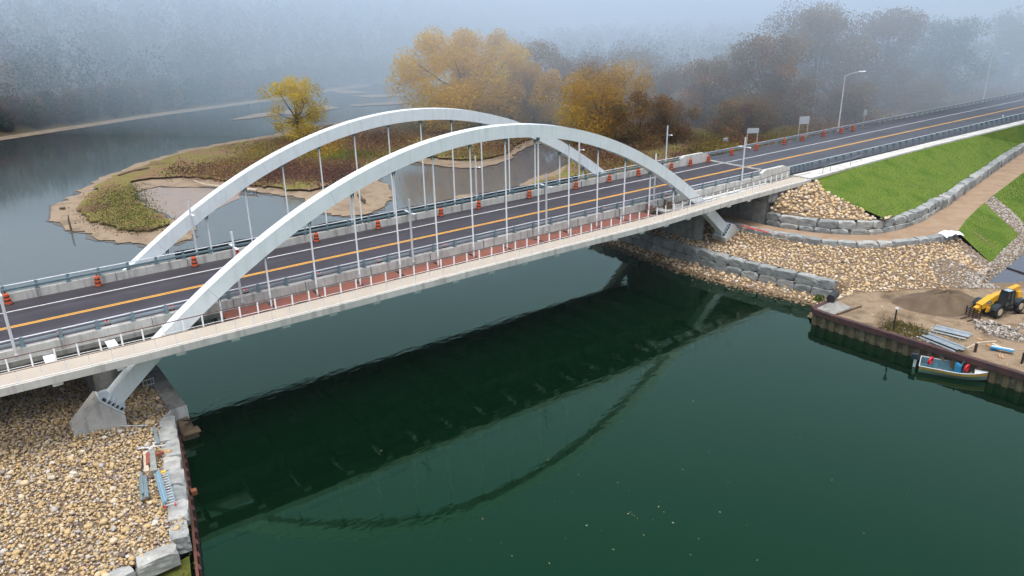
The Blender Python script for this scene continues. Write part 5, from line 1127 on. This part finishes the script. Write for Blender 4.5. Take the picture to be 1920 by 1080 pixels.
# lawn blades
def grass(name, poly, step, bvh, h, m, label):
    g = scatter(poly, step, bvh); n = len(g); a = rng.uniform(0,2*np.pi,n); w = .05; d = np.stack([np.cos(a),np.sin(a),0*a],1)*w; tip = g + np.stack([rng.normal(0,.05,n), rng.normal(0,.05,n), rng.uniform(.5,1.2,n)*h],1)
    v = np.stack([g-d, g+d, tip],1).reshape(-1,3); f = np.arange(3*n).reshape(n,3); tone = np.clip(.42+.22*np.sin(g[:,0]*.31+.5*np.sin(g[:,1]*.7))*np.sin(g[:,1]*.43+.2*g[:,0])+.15*np.sin(g[:,0]*1.3+g[:,1]*.8)+rng.normal(0,.09,n),0,1)
    return tag(np_mesh(name, v, f, m, np.repeat(tone,3)), label, 'grass', kind='stuff')
blade = leaf_mat('lawn_blades', [(0,(.05,.11,.01)),(.4,(.06,.115,.012)),(.7,(.09,.14,.018)),(1,(.17,.165,.05))])
gb = bvh_of('lawn'); grass('lawn_grass', [(p.x,p.y) for p in Fw[iF-1:-3]] + [(140,-9.1)] + [(p.x,p.y) for p in Gw[::-1][2:]] + [(p.x,p.y) for p in diag], .2, gb, .07, blade, 'bright green lawn on the slope between footpath and stone wall')
gb2 = bvh_of('lower_lawn','far_lawn'); grass('lower_lawn_grass', [(p.x,p.y) for p in (P(1795,434,3.8),P(1835,389,3.8),P(1880,412,2.6),P(1912,441,1.5),P(1895,455,1.4),RC)], .17, gb2, .07, blade, 'green grass on the lower slope beside the rubble')
grass('far_lawn_grass', [(p.x,p.y) for p in strip_r]+[(105,-28),(125,-25),(122,-17)], .2, gb2, .14, blade, 'green grass beyond the stone drain at the right edge')
dry = leaf_mat('dry_weeds', [(0,(.08,.07,.02)),(.5,(.15,.14,.03)),(1,(.28,.20,.08))])
brush('quay_weeds', 2600, [(p.x,p.y) for p in [P(a,b,1.5) for a, b in ((1650,618),(1672,600),(1720,612),(1755,632),(1800,655),(1790,664),(1720,636))]], .22, .12, dry, 'dry weeds growing along the quay edge', z=1.5, cat='weeds', edge=.3)
brush('berm_weeds', 5200, [(-8.2,-24.6),(-17,-27.5),(-17,-32),(-9.4,-31),(-8.5,-26)], .35, .12, leaf_mat('moss_weeds',[(0,(.03,.05,.01)),(.5,(.09,.12,.015)),(1,(.18,.16,.02))]), 'mossy weeds outside the left bank block wall', z=.85, cat='weeds', edge=.2)
brush('bank_weeds', 1500, [(-5.6,-12),(-7.0,-19),(-8.2,-25.5),(-8.0,-25.5),(-6.6,-19),(-5.2,-12)], .3, .1, MATS['moss_weeds'], 'thin weeds between the block wall and the rusty sheet pile', z=.9, cat='weeds', edge=.05)
for px_, py_, lab in ((1535,566,'small green shrub on the rubble beside the black barrel'),):
    p = P(px_,py_,.9); e = empty('shrub', p, 0, lab, 'shrub'); crown('foliage', blade, [((0,0,.35),(.55,.55,.4),.4),((.3,.2,.3),(.4,.4,.3),.6)], 160, .13, e); MB().tube((0,0,-.2),(0,0,.35),.03).build('stem', bark, e)

# wooded hillside: one mass of far trees
def forest():
    xx = rng.uniform(130, 620, 6000); yy = rng.uniform(60, 420, 6000); kk = in_poly(xx, yy, [(135,125),(165,100),(210,80),(300,75),(450,75),(620,200),(520,400),(250,290),(165,205)]) & (rng.random(6000) < .75)
    xf = rng.uniform(-230, 180, 900); yf = shore_y(xf) + rng.uniform(-.5, 9, 900)
    NT = 7500; x = rng.uniform(-230, 900, NT*3); d = 3 + rng.random(NT*3)**1.5*420; y = shore_y(x)+d; p = np.stack([x,y,hill_z(x,y)],1); p = np.concatenate([np.stack([xf,yf,hill_z(xf,yf)],1), np.stack([xx[kk],yy[kk],.5+0*xx[kk]],1)[:1400], p]); k = visible(p, 120); p = p[k][:NT]
    n = len(p); H = rng.uniform(9,17,n); H = np.where(np.abs(p[:,1]-shore_y(p[:,0])-4.2) < 4.9, H*.5, H); R_ = H*rng.uniform(.22,.34,n); dist_ = np.linalg.norm(p-np.array(CAM),axis=1); per = np.clip((270*180/dist_).astype(int), 60, 300)
    idx = np.repeat(np.arange(n), per); m_ = len(idx); q_ = rng.normal(size=(m_,3)); q_ /= np.linalg.norm(q_,axis=1)[:,None]; q_ *= (rng.uniform(.3,1,m_)**.5)[:,None]
    hh = H[idx]; c = p[idx] + np.stack([q_[:,0]*R_[idx], q_[:,1]*R_[idx], hh*.5+q_[:,2]*hh*.5],1)
    tone = rng.choice([.08,.2,.32,.45,.6,.78,.95], n, p=[.2,.2,.2,.14,.12,.08,.06])[idx] + rng.normal(0,.03,m_)
    v, f = quads(c, rng.uniform(.6,1.3,m_)*np.clip(dist_[idx]/260,.75,1.9)*.68)
    fm = leaf_mat('far_leaves', [(0,(.025,.04,.022)),(.2,(.045,.065,.03)),(.35,(.07,.075,.04)),(.5,(.10,.06,.045)),(.65,(.13,.075,.05)),(.8,(.16,.06,.03)),(1,(.20,.15,.04))])
    tag(np_mesh('far_woods', v, f, fm, np.repeat(np.clip(tone,0,1),4)), 'wooded hillside of mixed autumn trees fading into fog across the river', 'woods', kind='stuff')
    # bare pale trunks that show in the front rows
    for j, (px_, py_, hh_) in enumerate(((33,232,11),(185,212,12),(243,205,12),(443,165,14),(1524,222,14),(1664,178,16))):
        pp_ = P(px_, py_, .5); e = empty('bare_tree', pp_, 0, ('pale bare trunk at the left edge of the far woods','pale bare trunk among the far woods, second from the left','pale bare trunk among the far woods, third from the left','thin pale trunk in the far woods left of the yellow tree','pale bare trunk just right of the square sign board','pale bare trunk between the street lamps')[j], 'tree', 'pale bare trunks')
        MB().tube((0,0,0),(.3,.2,hh_*.6),.28,.18).tube((.3,.2,hh_*.6),(.2,.4,hh_),.18,.05).build('trunk', mat('pale_bark',(.34,.31,.28),.9), e); MB().tube((.2,.1,hh_*.45),(1.6,.6,hh_*.8),.1,.03).tube((.3,.2,hh_*.55),(-1.2,-.5,hh_*.9),.09,.03).build('branch', MATS['pale_bark'], e)
forest()

# ------------------------------------------------------------------ the misty air
def haze_box(name, x0, x1, y0, y1, z0, z1, dens, col):
    m_ = MB(); m_.box(((x0+x1)/2,(y0+y1)/2,(z0+z1)/2),(x1-x0,y1-y0,z1-z0)); m = bpy.data.materials.new(name); m.use_nodes = True; t = m.node_tree; t.nodes.clear()
    v = t.nodes.new('ShaderNodeVolumePrincipled'); v.inputs['Density'].default_value = dens; v.inputs['Color'].default_value = (*col,1); v.inputs['Anisotropy'].default_value = .0
    o_ = t.nodes.new('ShaderNodeOutputMaterial'); t.links.new(v.outputs[0], o_.inputs['Volume']); ob = m_.build(name, m)
    return ob
hz = haze_box('haze', -1500, 1800, -600, 2600, -2.6, 72, .00012, (.74,.87,1.0)); tag(hz, 'thin blue grey mist over the whole river valley', 'haze', kind='stuff')

hv = Vector((fw.x, fw.y, 0)).normalized(); sv = Vector((hv.y, -hv.x, 0)); c0 = Vector((CAM.x, CAM.y, 0))
m_ = MB(); m_.hull([c0 + hv*(d - k_*w) + sv*w + Vector((0,0,z)) for d, z, k_ in ((176,-2.0,.2),(108,70.5,.2),(1900,-2.0,0),(1900,70.5,0)) for w in (-600,250)])
lc = m_.build('low_cloud', hz.data.materials[0].copy()); lc.data.materials[0].node_tree.nodes['Principled Volume'].inputs['Density'].default_value = .0088
tag(lc, 'low bank of pale fog lying over the wooded hillside and the far trees', 'fog', kind='stuff')
